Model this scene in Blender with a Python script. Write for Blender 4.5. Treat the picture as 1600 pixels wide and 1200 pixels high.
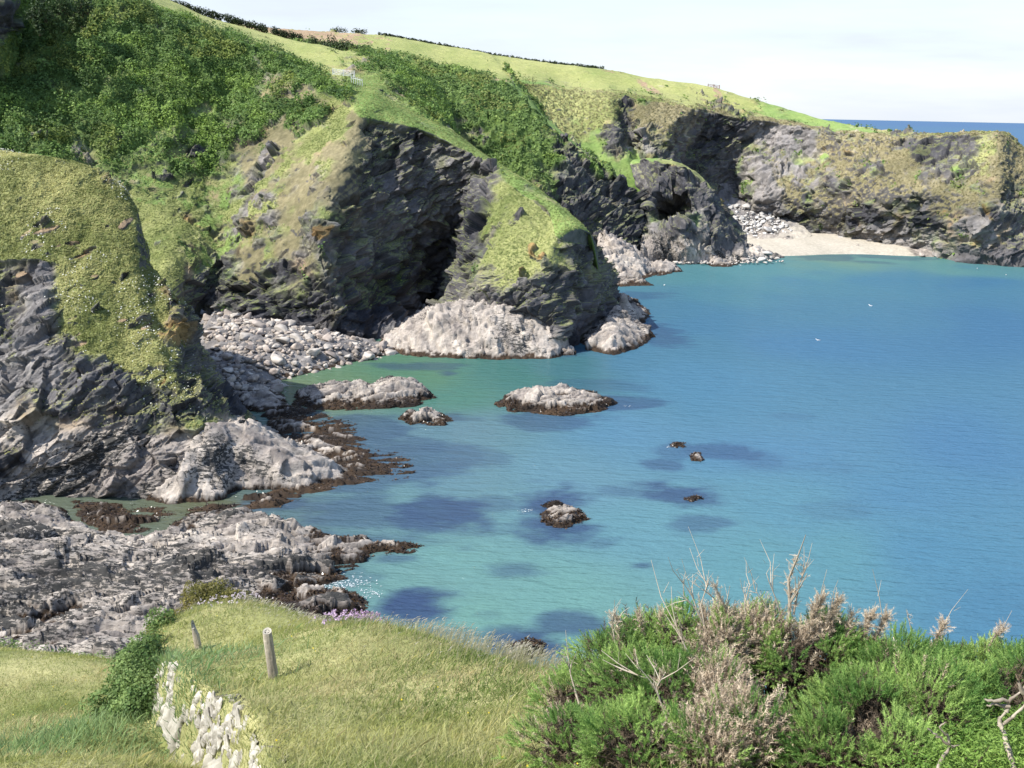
import bpy, math, random
import numpy as np
from mathutils import Vector, Matrix
for o in list(bpy.data.objects): bpy.data.objects.remove(o)
SC = bpy.context.scene
COL = SC.collection
f4 = np.float32

# ------------------------------------------------------------------ camera
F, H = 1555.6, 42.0
PITCH, ROLL = math.radians(15.26), math.radians(1.16)
vf = np.array([0, math.cos(PITCH), -math.sin(PITCH)])
_u0 = np.array([0, math.sin(PITCH), math.cos(PITCH)]); _r0 = np.array([1., 0, 0])
vr = math.cos(ROLL)*_r0 + math.sin(ROLL)*_u0
vu = -math.sin(ROLL)*_r0 + math.cos(ROLL)*_u0
cd = bpy.data.cameras.new('camera'); cam = bpy.data.objects.new('camera', cd); COL.objects.link(cam)
cd.sensor_width = 36; cd.lens = 36*F/1600; cd.clip_start = 0.1; cd.clip_end = 90000
M = Matrix.Identity(4)
for i in range(3):
    M[i][0] = vr[i]; M[i][1] = vu[i]; M[i][2] = -vf[i]
M[2][3] = H
cam.matrix_world = M
SC.camera = cam
# ------------------------------------------------------------------ light
SUN_EL = math.radians(50); s_az = np.array([-0.93, -0.37]); s_az = s_az/np.linalg.norm(s_az)
sdir = Vector((s_az[0]*math.cos(SUN_EL), s_az[1]*math.cos(SUN_EL), math.sin(SUN_EL)))
ld = bpy.data.lights.new('sun', 'SUN'); ld.energy = 4.3; ld.angle = math.radians(0.5); ld.color = (1, 0.955, 0.88)
lo = bpy.data.objects.new('sun', ld); COL.objects.link(lo); lo.rotation_euler = (-sdir).to_track_quat('-Z', 'Y').to_euler()
W = bpy.data.worlds.new("World"); SC.world = W; W.use_nodes = True
nt = W.node_tree; bg = nt.nodes['Background']
sky = nt.nodes.new('ShaderNodeTexSky'); sky.sky_type = 'NISHITA'; sky.sun_disc = False
sky.sun_elevation = SUN_EL; sky.sun_rotation = math.atan2(s_az[0], s_az[1])
sky.air_density = 1.0; sky.dust_density = 0.6; sky.ozone_density = 1.5; sky.altitude = 40
bg.inputs[1].default_value = 0.15
# thin high cloud, in sky direction
geo = nt.nodes.new('ShaderNodeTexCoord'); mp = nt.nodes.new('ShaderNodeMapping'); mp.inputs['Scale'].default_value = (2.2, 2.2, 16); mp.inputs['Rotation'].default_value = (0.12, 0.1, 0)
nz = nt.nodes.new('ShaderNodeTexNoise'); nz.inputs['Scale'].default_value = 1.6; nz.inputs['Detail'].default_value = 6; nz.inputs['Roughness'].default_value = 0.55
cr = nt.nodes.new('ShaderNodeMapRange'); cr.inputs[1].default_value = 0.40; cr.inputs[2].default_value = 0.75; cr.inputs[3].default_value = 0.72; cr.inputs[4].default_value = 1.0
mx = nt.nodes.new('ShaderNodeMix'); mx.data_type = 'RGBA'; mx.inputs[7].default_value = (2.75, 2.98, 3.35, 1)
L = nt.links.new
L(geo.outputs['Generated'], mp.inputs[0]); L(mp.outputs[0], nz.inputs[0]); L(nz.outputs[0], cr.inputs[0]); 
sx = nt.nodes.new('ShaderNodeSeparateXYZ'); L(geo.outputs['Generated'], sx.inputs[0])
hz = nt.nodes.new('ShaderNodeMapRange'); hz.interpolation_type = 'SMOOTHSTEP'; hz.inputs[1].default_value = 0.12; hz.inputs[2].default_value = 0.4; hz.inputs[3].default_value = 1; hz.inputs[4].default_value = 0.05; L(sx.outputs[2], hz.inputs[0])
hm = nt.nodes.new('ShaderNodeMath'); hm.operation = 'MULTIPLY'; L(cr.outputs[0], hm.inputs[0]); L(hz.outputs[0], hm.inputs[1]); L(hm.outputs[0], mx.inputs[0])
L(sky.outputs[0], mx.inputs[6]); L(mx.outputs[2], bg.inputs[0])
SC.view_settings.view_transform = 'Standard'; SC.view_settings.look = 'None'
SC.view_settings.exposure = 0.98; SC.view_settings.gamma = 1
SC.render.engine = 'CYCLES'

# ------------------------------------------------------------------ helpers
def ray(x, y): return vf + (x-800)/F*vr + (600-y)/F*vu
def P(x, y, Y):
    d = ray(x, y); return np.array([0, 0, H]) + d*(Y/d[1])
def Z(x, y, z=0.0):
    d = ray(x, y); return np.array([0, 0, H]) + d*((z-H)/d[2])
def project(V):
    q = V - np.array([0, 0, H]); w = np.maximum(q @ vf, 0.1)
    return np.stack([800 + F*(q @ vr)/w, 600 - F*(q @ vu)/w], -1)
RNG = np.random.default_rng(7)
LAT = RNG.random((64, 64, 64)).astype(f4)*2-1
LATF = LAT.ravel()
def _vn(p):
    i = np.floor(p).astype(np.int32); t = p - i; t = t*t*(3-2*t)
    i &= 63; j = (i+1) & 63
    x0 = i[:, 0]*4096; x1 = j[:, 0]*4096; y0 = i[:, 1]*64; y1 = j[:, 1]*64; z0 = i[:, 2]; z1 = j[:, 2]
    tx, ty, tz = t[:, 0], t[:, 1], t[:, 2]
    def ed(y, z):
        q = y+z; a = LATF.take(x0+q); return a+(LATF.take(x1+q)-a)*tx
    a = ed(y0, z0); a += (ed(y1, z0)-a)*ty
    c = ed(y0, z1); c += (ed(y1, z1)-c)*ty
    return a+(c-a)*tz
from concurrent.futures import ThreadPoolExecutor
POOL = ThreadPoolExecutor(4)
def chunked(fn, p, n=24000):
    if len(p) <= n: return fn(p)
    return np.concatenate(list(POOL.map(fn, [p[k:k+n] for k in range(0, len(p), n)])))
def vnoise(p, seed=0):
    return _vn(np.asarray(p, f4) + f4(seed*7.31))
def fbm(p, scale, octv=3, seed=0, gain=0.5):
    p = np.asarray(p, f4)/f4(scale)
    def run(p):
        s_ = 0; a = 1.0
        for k in range(octv):
            s_ = s_ + f4(a)*vnoise(p, seed+k*3+1); p = p*f4(2.03); a *= gain
        return s_
    return chunked(run, p)
HASHF = RNG.random((64*64*64, 7)).astype(f4)
def facet(p, scale, seed=0):
    """chipped-rock relief: random tilted plane per Voronoi cell; also returns a per-cell random number"""
    p = np.asarray(p, f4)/f4(scale) + f4(seed*5.17)
    def run(p):
        b = np.floor(p-0.5).astype(np.int32)
        best = np.full(len(p), 9e9, f4); val = np.zeros(len(p), f4); rnd = np.zeros(len(p), f4)
        for dx in (0, 1):
            for dy in (0, 1):
                for dz in (0, 1):
                    c = b + np.array([dx, dy, dz], np.int32); h = HASHF.take((c[:, 0] & 63)*4096+(c[:, 1] & 63)*64+(c[:, 2] & 63), axis=0)
                    d = p - (c + h[:, :3]); r2 = (d*d).sum(1); m = r2 < best
                    v = (d*(h[:, 3:6]*2-1)).sum(1)*f4(1.1) + (h[:, 6]-f4(0.5))*f4(0.8)
                    best = np.where(m, r2, best); val = np.where(m, v, val); rnd = np.where(m, h[:, 6], rnd)
        return np.stack([val*f4(scale), rnd], 1)
    o = chunked(run, p); return o[:, 0], o[:, 1]
def herm(Pk, t):
    """monotone cubic through uniformly spaced knots along axis 0"""
    Pk = np.asarray(Pk, float); n = len(Pk)
    d = np.diff(Pk, axis=0); m = np.zeros_like(Pk)
    a, b = d[:-1], d[1:]
    same = (a*b) > 0
    m[1:-1] = np.where(same, 2*a*b/np.where(same, a+b, 1), 0); m[0] = d[0]; m[-1] = d[-1]
    i = np.clip(np.floor(t).astype(int), 0, n-2); s = (t-i).reshape((-1,)+(1,)*(Pk.ndim-1))
    h00 = 2*s**3-3*s**2+1; h10 = s**3-2*s**2+s; h01 = -2*s**3+3*s**2; h11 = s**3-s**2
    return h00*Pk[i]+h10*m[i]+h01*Pk[i+1]+h11*m[i+1]
def lin(Pk, t):
    n = len(Pk); i = np.clip(np.floor(t).astype(int), 0, n-2); s = (t-i).reshape((-1,)+(1,)*(Pk.ndim-1))
    return Pk[i]*(1-s)+Pk[i+1]*s
def smooth(a, b, x):
    t = np.clip((x-a)/(b-a), 0, 1); return t*t*(3-2*t)
def s2l(c):
    c = np.asarray(c, float)/255; return np.where(c < 0.04045, c/12.92, ((c+0.055)/1.055)**2.4)
def mesh_np(name, V, Fc, mat, cols=None, parent=None, smooth_=False, link=True):
    me = bpy.data.meshes.new(name)
    V = np.asarray(V, f4); Fc = np.asarray(Fc, np.int32); n = Fc.shape[1]
    me.vertices.add(len(V)); me.vertices.foreach_set('co', V.ravel())
    me.loops.add(Fc.size); me.loops.foreach_set('vertex_index', Fc.ravel())
    me.polygons.add(len(Fc)); me.polygons.foreach_set('loop_start', np.arange(0, Fc.size, n, dtype=np.int32))
    me.polygons.foreach_set('loop_total', np.full(len(Fc), n, np.int32))
    if smooth_: me.polygons.foreach_set('use_smooth', np.ones(len(Fc), bool))
    if cols is not None:
        at = me.color_attributes.new('col', 'FLOAT_COLOR', 'POINT')
        c4 = np.ones((len(V), 4), f4); cols = np.asarray(cols); c4[:, :cols.shape[1]] = cols; at.data.foreach_set('color', c4.ravel())
    me.update(calc_edges=True); me.materials.append(mat)
    if not link: return me
    o = bpy.data.objects.new(name, me); COL.objects.link(o)
    if parent is not None: o.parent = parent
    return o
def tag(o, label=None, cat=None, group=None, kind=None):
    if label: o['label'] = label
    if cat: o['category'] = cat
    if group: o['group'] = group
    if kind: o['kind'] = kind
    return o
def empty(name, loc, rz=0):
    o = bpy.data.objects.new(name, None); COL.objects.link(o); o.location = tuple(map(float, loc)); o.rotation_euler = (0, 0, rz); o.empty_display_size = 0.2
    return o
def grid_faces(nu, nv):
    i = np.arange(nu*nv).reshape(nu, nv)
    return np.stack([i[:-1, :-1], i[1:, :-1], i[1:, 1:], i[:-1, 1:]], -1).reshape(-1, 4)
# ------------------------------------------------------------------ materials
def mat_col(name, rough=0.9, bump=0.0, bscale=3.0, var=0.25, vscale=2.0, spec=0.3, transl=0.0, detail=6, bdist=0.1):
    m = bpy.data.materials.new(name); m.use_nodes = True; n = m.node_tree.nodes; l = m.node_tree.links.new
    b = n['Principled BSDF']; b.inputs['Roughness'].default_value = rough; b.inputs['Specular IOR Level'].default_value = spec
    a = n.new('ShaderNodeAttribute'); a.attribute_name = 'col'
    tc = n.new('ShaderNodeTexCoord'); nz = n.new('ShaderNodeTexNoise'); nz.inputs['Scale'].default_value = vscale; nz.inputs['Detail'].default_value = detail; nz.inputs['Roughness'].default_value = 0.65
    l(tc.outputs['Object'], nz.inputs[0])
    mr = n.new('ShaderNodeMapRange'); mr.inputs[1].default_value = 0.25; mr.inputs[2].default_value = 0.75; mr.inputs[3].default_value = 1-var; mr.inputs[4].default_value = 1+var
    l(nz.outputs[0], mr.inputs[0])
    mu = n.new('ShaderNodeVectorMath'); mu.operation = 'SCALE'; l(a.outputs['Color'], mu.inputs[0]); l(mr.outputs[0], mu.inputs['Scale'])
    l(mu.outputs[0], b.inputs['Base Color'])
    if bump:
        n2 = n.new('ShaderNodeTexNoise'); n2.inputs['Scale'].default_value = bscale; n2.inputs['Detail'].default_value = 8; n2.inputs['Roughness'].default_value = 0.7
        l(tc.outputs['Object'], n2.inputs[0])
        bp = n.new('ShaderNodeBump'); bp.inputs['Strength'].default_value = bump; bp.inputs['Distance'].default_value = bdist; l(n2.outputs[0], bp.inputs['Height']); l(bp.outputs[0], b.inputs['Normal'])
    if transl:
        tr = n.new('ShaderNodeBsdfTranslucent'); l(mu.outputs[0], tr.inputs[0]); ms = n.new('ShaderNodeMixShader'); ms.inputs[0].default_value = transl
        l(b.outputs[0], ms.inputs[1]); l(tr.outputs[0], ms.inputs[2]); l(ms.outputs[0], n['Material Output'].inputs[0])
    return m
M_LAND = mat_col('cliff_land', 0.92, 0.7, 0.9, 0.28, 1.1, 0.25, bdist=0.35)
M_ROCK = mat_col('shore_rock', 0.85, 0.7, 1.6, 0.3, 2.0, 0.3, bdist=0.15)
def shore_mat(m):
    n = m.node_tree.nodes; l = m.node_tree.links.new; b = n['Principled BSDF']
    a = [x for x in n if x.type == 'ATTRIBUTE'][0]; old = b.inputs['Base Color'].links[0].from_socket; tc = [x for x in n if x.type == 'TEX_COORD'][0]
    mp = n.new('ShaderNodeMapping'); mp.inputs['Rotation'].default_value = (.5, -.25, .2); mp.inputs['Scale'].default_value = (.6, 2.4, 2.4); l(tc.outputs['Object'], mp.inputs[0])
    nz = n.new('ShaderNodeTexNoise'); nz.inputs['Scale'].default_value = 1.5; nz.inputs['Detail'].default_value = 7; nz.inputs['Roughness'].default_value = 0.72; l(mp.outputs[0], nz.inputs[0])
    b2 = n.new('ShaderNodeBump'); b2.inputs['Strength'].default_value = .8; b2.inputs['Distance'].default_value = .3; l(nz.outputs[0], b2.inputs['Height']); ob_ = b.inputs['Normal'].links[0].from_node; l(ob_.outputs[0], b2.inputs['Normal']); l(b2.outputs[0], b.inputs['Normal'])
    ad = n.new('ShaderNodeMath'); ad.operation = 'MULTIPLY_ADD'; ad.inputs[1].default_value = 2.6; l(nz.outputs[0], ad.inputs[0]); l(a.outputs['Alpha'], ad.inputs[2])
    mr = n.new('ShaderNodeMapRange'); mr.interpolation_type = 'SMOOTHSTEP'; mr.inputs[1].default_value = 1.42; mr.inputs[2].default_value = 1.58; l(ad.outputs[0], mr.inputs[0])
    mx = n.new('ShaderNodeMix'); mx.data_type = 'RGBA'; mx.inputs[7].default_value = (.05, .048, .044, 1); l(mr.outputs[0], mx.inputs[0]); l(old, mx.inputs[6]); l(mx.outputs[2], b.inputs['Base Color'])
shore_mat(M_ROCK); shore_mat(M_LAND)
M_BOUL = mat_col('boulder_stone', 0.9, 0.6, 3.0, 0.25, 1.5, 0.25, bdist=0.1)
M_LEAF = mat_col('leaf', 0.65, 0, 1, 0.2, 1.5, 0.3, transl=0.35)
M_GRASS = mat_col('grass_blade', 0.7, 0, 1, 0.15, 3, 0.25, transl=0.45)
M_GROUND = mat_col('turf_soil', 0.95, 0.6, 14, 0.3, 9, 0.2, bdist=0.04)
M_WOOD = mat_col('weathered_wood', 0.85, 0.5, 40, 0.3, 25, 0.3, bdist=0.01)
M_TWIG = mat_col('dry_twig', 0.85, 0, 1, 0.25, 30, 0.3)
M_WEED = mat_col('wet_seaweed', 0.3, 0, 1, 0.3, 2, 0.5)
M_STONE = mat_col('hedge_stone', 0.9, 0.8, 9, 0.3, 6, 0.25, bdist=0.03)
M_PAINT = mat_col('gate_metal', 0.5, 0, 1, 0.1, 8, 0.5)

# albedo palettes (two tones each): R rock, P pale rock, G field, V lush, S scrub, T dry turf, B sand, O ochre, W weed, E earth
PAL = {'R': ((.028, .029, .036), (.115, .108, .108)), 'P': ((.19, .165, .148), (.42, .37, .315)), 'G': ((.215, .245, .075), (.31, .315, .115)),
       'V': ((.10, .175, .04), (.22, .30, .085)), 'S': ((.045, .085, .018), (.11, .165, .04)), 'T': ((.13, .155, .045), (.30, .305, .12)),
       'B': ((.37, .335, .27), (.46, .415, .34)), 'O': ((.15, .095, .04), (.30, .20, .08)), 'H': ((.12, .108, .055), (.25, .215, .12)), 'W': ((.016, .011, .008), (.055, .033, .017)), 'K': ((.035, .033, .03), (.08, .075, .065)),
       'E': ((.26, .18, .11), (.36, .26, .16)), 'L': ((.105, .10, .10), (.235, .215, .20)), 'N': ((.50, .475, .43), (.68, .65, .60))}
KEYS = list(PAL)
def albedo(w, p, tone_scale=4.0, seed=0, aniso=None):
    """w: N x len(KEYS) weights -> colour"""
    q = p if aniso is None else p @ aniso
    n1 = fbm(q, tone_scale, 4, seed+40); n2 = fbm(p, tone_scale*0.22, 3, seed+60)
    out = np.zeros((len(p), 3))
    t = np.clip(0.5 + 0.55*n1 + 0.3*n2, 0, 1)[:, None]
    for i, k in enumerate(KEYS):
        if w[:, i].max() < 0.01: continue
        a, b = np.array(PAL[k][0]), np.array(PAL[k][1])
        out += w[:, i:i+1]*(a*(1-t)+b*t)
    return out
def sharpen(w, p, seed=0, amp=0.5, k=9, sc=5.0):
    w = w.copy()
    for i in range(w.shape[1]):
        if w[:, i].max() < 0.01: w[:, i] = -5; continue
        w[:, i] += amp*fbm(p, sc*(0.8+0.13*(i % 4)), 4, seed+i*11+5)
    e = np.exp(k*(w-w.max(1, keepdims=True))); return e/e.sum(1, keepdims=True)
# strata: beds dipping, seen in the cliffs
SN = np.array([-0.5, -0.12, 0.84]); SN /= np.linalg.norm(SN)
def strata_frame(n, along=0.12):
    n = np.asarray(n, float); n = n/np.linalg.norm(n)
    a = np.cross(n, [0, 0, 1]); a /= np.linalg.norm(a); b = np.cross(n, a)
    return np.outer(n, n) + along*(np.outer(a, a)+np.outer(b, b))
SF = strata_frame(SN)
def rock_relief(p, big=1.0, small=1.0, sf=SF, seed=0, fs=1.0):
    st = fbm(p @ sf, 2.2*fs, 3, seed+3)
    st = np.round(st*4)/4*0.6 + st*0.4
    f1, r1 = facet(p @ (sf*0.5+np.eye(3)*0.5), 4.2*fs, seed+1); f2, r2 = facet(p @ (sf*0.6+np.eye(3)*0.4), 1.5*fs, seed+2)
    ev_, ew_ = np.linalg.eigh((sf+sf.T)/2); nv_ = ew_[:, -1]
    q = (p @ nv_+fbm(p, 9*fs, 3, seed+7)*1.3*fs)/(2.6*fs); q = q-np.floor(q); st = st+(np.where(q < .8, q/.8, (1-q)/.2)-.5)*.85*smooth(-.6, .5, fbm(p, 7*fs, 2, seed+8))
    f3, r3 = facet(p @ (sf*0.6+np.eye(3)*0.4), .6*fs, seed+6); f2 = f2+f3*.8
    return big*(fbm(p, 11, 3, seed)*1.4 + f1*0.6) + small*(st*0.5*fs**.5 + f2*0.55), r2

def loft(name, cols, mats, dens=0.55, back=None, front=None, seed=0, rock=1.0, scrubh=1.4, sf=SF, patches=(), turf=0.35, tone=4.0, edge=True, fs=1.0):
    """cols: list of columns, each a list of (px,py,Y); mats: list of strings (one letter per row)"""
    C = np.array([[P(*c) for c in col] for col in cols]); PX = np.array([[c[:2] for c in col] for col in cols], float)
    Wt = np.zeros(C.shape[:2]+(len(KEYS),))
    for i, s in enumerate(mats):
        for j, ch in enumerate(s): Wt[i, j, KEYS.index(ch)] = 1
    if edge:
        C = np.insert(C, 4, C[:, 3]*0.13+C[:, 4]*0.87, axis=1); PX = np.insert(PX, 4, PX[:, 3]*0.13+PX[:, 4]*0.87, axis=1); Wt = np.insert(Wt, 4, Wt[:, 3], axis=1)
    b = C[:, -1:] + np.array([[back[i] if back is not None else (0, 30, -30)] for i in range(len(cols))])
    fr = C[:, :1].copy(); fr[..., 1] -= 1.0; fr[..., 2] = np.minimum(fr[..., 2]-6, -6)
    C = np.concatenate([fr, C, b], 1); Wt = np.concatenate([Wt[:, :1], Wt, Wt[:, -1:]], 1)
    PX = np.concatenate([PX[:, :1]+[0, 20], PX, PX[:, -1:]+[0, 12]], 1)
    du = np.linalg.norm(np.diff(PX, axis=0), axis=2).max(1); dv = np.linalg.norm(np.diff(PX, axis=1), axis=2).max(0)
    ox = ((PX[:-1, :, 0] < -30)&(PX[1:, :, 0] < 10)).all(1) | ((PX[:-1, :, 0] > 1600)&(PX[1:, :, 0] > 1630)).all(1); oy = ((PX[:, 1:, 1] < 0)).all(0)
    du = np.maximum(du, np.linalg.norm(np.diff(C, axis=0), axis=2).max(1)*1.6); dv = np.maximum(dv, np.linalg.norm(np.diff(C, axis=1), axis=2).max(0)*1.6)
    du = np.where(ox, du*0.2, du); dv = np.where(oy, dv*0.25, dv); dv[-1] *= 0.3; dv[0] *= .4
    ts = lambda d: np.concatenate([i+np.arange(max(4, int(x*dens)))/max(4, int(x*dens)) for i, x in enumerate(d)]+[[len(d)]])
    tu, tv = ts(du), ts(dv)
    G = herm(herm(C, tu).transpose(1, 0, 2), tv).transpose(1, 0, 2)
    Wg = lin(lin(Wt, tu).transpose(1, 0, 2), tv).transpose(1, 0, 2)
    nu, nv = G.shape[:2]
    def normals(G):
        n = np.cross(np.gradient(G, axis=0), np.gradient(G, axis=1)); n /= np.linalg.norm(n, axis=2, keepdims=True)+1e-9
        v = np.array([0, 0, H])-G
        if ((n*v).sum(2) > 0).mean() < 0.5: n = -n
        return n
    N0 = normals(G); p = G.reshape(-1, 3); n = N0.reshape(-1, 3)
    w0 = Wg.reshape(-1, len(KEYS))
    px = project(p)
    wob = fbm(p, 4.5, 5, seed+77, 0.65)
    wob2 = fbm(p, 2.2, 3, seed+71)
    for (x, y, rx, ry, ang, key, st) in patches:
        ca, sa = math.cos(ang), math.sin(ang); dx, dy = px[:, 0]-x, px[:, 1]-y
        d = np.sqrt(((dx*ca+dy*sa)/rx)**2 + ((-dx*sa+dy*ca)/ry)**2) + 0.6*min(1, min(rx, ry)/14)*wob
        m = (smooth(1.15, 0.75, d)*st*np.clip(.75+.9*wob2, .15, 1))[:, None]; t = np.zeros(len(KEYS)); t[KEYS.index(key)] = 1
        w0 = w0*(1-m)+t*m
    w = sharpen(w0, p, seed)
    kk = lambda s: w[:, [KEYS.index(c) for c in s]].sum(1)
    rk = kk('RPOLN'); sc = kk('S'); gr = kk('GVTEH')
    rr, rnd = rock_relief(p, rock, rock, sf, seed, fs)
    bl = 1-np.abs(fbm(p, 5.5, 3, seed+21)); bl2 = 1-np.abs(fbm(p, 1.8, 2, seed+22))
    tf = kk('TH')
    tu_ = rock_relief(p, .0, .8, sf, seed, fs)[0]*smooth(.0, .5, fbm(p, 6, 3, seed+9)) if turf > .5 else fbm(p @ sf, 1.4, 3, seed+9)
    disp = rk*rr + sc*scrubh*(bl*1.1+bl2*0.45-0.6) + gr*(fbm(p, 6, 3, seed+30)*0.25) + tf*turf*(tu_*0.5+fbm(p, 1.3, 2, seed+33)*0.5)
    dirn = n.copy(); dirn[:, 2] += 0.5*sc; dirn /= np.linalg.norm(dirn, axis=1, keepdims=True)
    disp = disp*(.2+.8*smooth(-2, 3, p[:, 2]))
    V = p + dirn*disp[:, None]
    # turf cannot hold on overhangs: steep ground shows rock
    N1 = normals(V.reshape(nu, nv, 3)).reshape(-1, 3)
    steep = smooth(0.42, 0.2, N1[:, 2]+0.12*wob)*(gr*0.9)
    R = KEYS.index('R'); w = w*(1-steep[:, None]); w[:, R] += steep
    led = smooth(0.62, 0.85, N1[:, 2]+0.25*fbm(p, 3, 3, seed+55))*w[:, R]*0.5*(V[:, 2] > 5)
    w[:, R] -= led; w[:, KEYS.index('T')] += led
    col = albedo(w, p, tone, seed, sf)
    col *= (1 + (rnd[:, None]-0.5)*0.5*rk[:, None])
    pw = w[:, KEYS.index('P')]; al = np.where(pw > .4, .05+.5*fbm(p @ sf, 3, 3, seed+88), -.35*np.ones(len(p)))-1.2*(1-rk)
    o = mesh_np(name, V, grid_faces(nu, nv), M_LAND, np.concatenate([col, al[:, None]], 1)); o['kind'] = 'structure'; print(name, nu, nv, nu*nv)
    return o, V.reshape(nu, nv, 3), w, N1.reshape(nu, nv, 3)
# ------------------------------------------------------------------ the land
# far headland behind the beach (base, lower, mid, upper, cliff edge, field, skyline)
A = [
 [(820,230,345),(815,200,350),(810,170,356),(805,150,362),(790,128,372),(780,110,410),(765,86,462)],
 [(920,290,335),(900,240,345),(880,200,355),(860,160,365),(850,132,378),(840,118,415),(830,95,460)],
 [(960,300,335),(945,260,343),(930,220,352),(910,180,362),(900,148,374),(890,130,415),(885,102,458)],
 [(1000,310,335),(985,265,343),(962,215,350),(955,180,360),(950,152,374),(938,132,415),(930,107,455)],
 [(1020,300,341),(1003,260,350),(985,215,361),(978,185,370),(978,153,380),(973,135,418),(970,113,452)],
 [(1040,300,338),(1022,262,344),(1005,220,352),(1005,185,362),(1022,157,376),(1010,140,415),(1005,121,450)],
 [(1060,300,340),(1040,260,346),(1035,235,352),(1047,195,360),(1080,168,374),(1068,150,410),(1055,128,445)],
 [(1110,310,374),(1100,280,382),(1095,250,386),(1100,215,389),(1110,174,388),(1110,155,415),(1110,136,440)],
 [(1150,340,378),(1140,300,385),(1135,260,388),(1145,220,390),(1160,186,388),(1160,168,412),(1160,151,432)],
 [(1200,352,370),(1195,310,366),(1190,270,374),(1195,225,386),(1205,190,388),(1210,180,405),(1210,165,425)],
 [(1250,357,361),(1250,320,360),(1250,280,366),(1250,235,378),(1255,198,382),(1260,190,400),(1260,180,415)],
 [(1300,365,355),(1300,330,353),(1300,290,356),(1300,245,366),(1300,206,372),(1305,200,390),(1310,192,408)],
 [(1350,375,340),(1350,340,338),(1350,295,340),(1350,250,350),(1350,211,360),(1355,205,376),(1360,201,392)],
 [(1400,382,330),(1400,350,328),(1400,305,328),(1400,255,338),(1400,214,348),(1405,211,358),(1410,208,370)],
 [(1450,388,322),(1450,355,320),(1455,310,321),(1460,255,331),(1460,212,341),(1465,210,350),(1468,209,360)],
 [(1500,393,308),(1505,355,308),(1510,305,314),(1515,255,324),(1515,209,334),(1518,207,342),(1520,206,350)],
 [(1550,398,303),(1555,350,302),(1560,300,307),(1562,250,317),(1560,208,327),(1562,207,334),(1565,208,342)],
 [(1600,402,300),(1580,350,305),(1586,305,312),(1592,265,321),(1600,236,333),(1605,236,341),(1610,241,349)],
 [(1690,405,303),(1690,370,308),(1690,330,312),(1690,300,318),(1690,275,325),(1700,275,335),(1710,280,345)],
 [(1760,405,345),(1750,370,350),(1745,345,352),(1740,325,354),(1740,310,356),(1740,312,360),(1740,316,364)]]
AM = ['SSSTVGG','VSTTVGG','VVVTTGG','VVRTTGG','VVRRTGG','VTLHTGG','RRRHTGG','RRRRHGG','RRRRHGG','LLLLHVV','LHHLHVV','LHRHHVV','LRHHHVG','LRHHHTT','LRHRHTT','RLHRHTT','RLHHHTT','RRRHHTT','RRHHTTT','RRHHTTT']
Apatch = [(1122,150,6,16,-0.45,'E',1),(1010,135,5,24,-1.05,'E',.8),(960,112,22,2,.12,'E',.7),(1225,268,55,22,.4,'L',.9),(1190,235,40,14,.5,'R',.9),
 (1290,255,36,10,.9,'L',.4),(1305,235,40,5,.2,'O',.5),(1275,240,18,4,0,'P',.5),(1500,258,26,10,-.6,'V',.45),(1440,235,50,20,.5,'R',.95),(1330,215,50,9,.2,'R',.9),
 (1420,325,50,18,-.2,'L',.6),(1548,330,8,16,-.5,'O',.7),(1275,325,28,14,.1,'L',.7),(1390,360,30,18,0,'L',.8),(1480,330,40,10,0,'O',.4),(1230,180,60,5,.1,'V',.7),
 (1170,290,10,14,.6,'V',.9),(1290,250,8,14,.3,'V',.7),(1350,280,50,12,.7,'H',.9),(1540,240,22,40,.3,'T',.6),(1260,335,30,26,.9,'R',.9),
 (1330,345,14,26,.6,'R',.9),(1580,330,20,40,.3,'R',1),(1360,255,30,18,.6,'R',.8),(1110,225,50,50,.4,'R',1)]
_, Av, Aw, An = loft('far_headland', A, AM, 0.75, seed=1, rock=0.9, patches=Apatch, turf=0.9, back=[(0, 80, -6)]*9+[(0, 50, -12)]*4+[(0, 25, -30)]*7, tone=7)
# second spur and the combe behind it
B = [
 [(540,310,300),(530,270,310),(500,200,325),(450,140,340),(380,70,372),(350,50,420),(330,34,480)],
 [(610,300,285),(600,260,296),(580,205,312),(540,140,332),(485,74,362),(465,60,410),(440,46,470)],
 [(660,300,280),(660,260,290),(650,210,300),(640,160,315),(560,85,355),(560,70,400),(560,54,460)],
 [(760,340,285),(740,290,293),(720,230,305),(700,170,320),(640,100,355),(620,80,400),(600,56,460)],
 [(800,350,282),(790,300,288),(780,240,300),(770,180,316),(740,122,345),(720,105,395),(690,72,460)],
 [(850,375,282),(845,320,286),(840,265,294),(830,200,310),(800,135,340),(790,115,390),(770,87,460)],
 [(890,390,284),(885,340,288),(880,295,293),(860,215,306),(820,165,328),(812,145,345),(806,132,370)],
 [(940,393,288),(935,345,294),(930,300,299),(922,262,303),(900,228,311),(905,230,318),(910,240,330)],
 [(980,388,292),(980,350,297),(978,325,300),(975,300,302),(970,283,304),(975,285,312),(985,300,322)],
 [(1018,385,297),(1017,365,300),(1015,350,302),(1012,340,304),(1003,315,306),(1006,318,312),(1010,340,320)],
 [(1035,385,330),(1032,375,330),(1028,365,330),(1022,355,330),(1015,350,330),(1012,350,332),(1010,355,335)]]
BM = ['SSSSSGG','SSSSSEE','SSSSSGG','STTSSGG','RSSSSGG','RRSSVGG','RRRSVVS','RRRRVVV','RRRRTTT','RRRRTTT','RRRRTTT']
Bpatch = [(740,212,22,14,.3,'R',.8),(715,195,20,8,0,'T',.8),(885,240,28,18,.4,'R',1),(865,250,20,10,0,'S',.5),(930,262,30,10,.5,'S',.9),(720,250,14,30,.6,'T',.7),(505,60,80,12,0,'E',.9),(545,62,14,12,0,'E',.9),(605,82,5,12,.2,'E',.7)]
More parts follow.
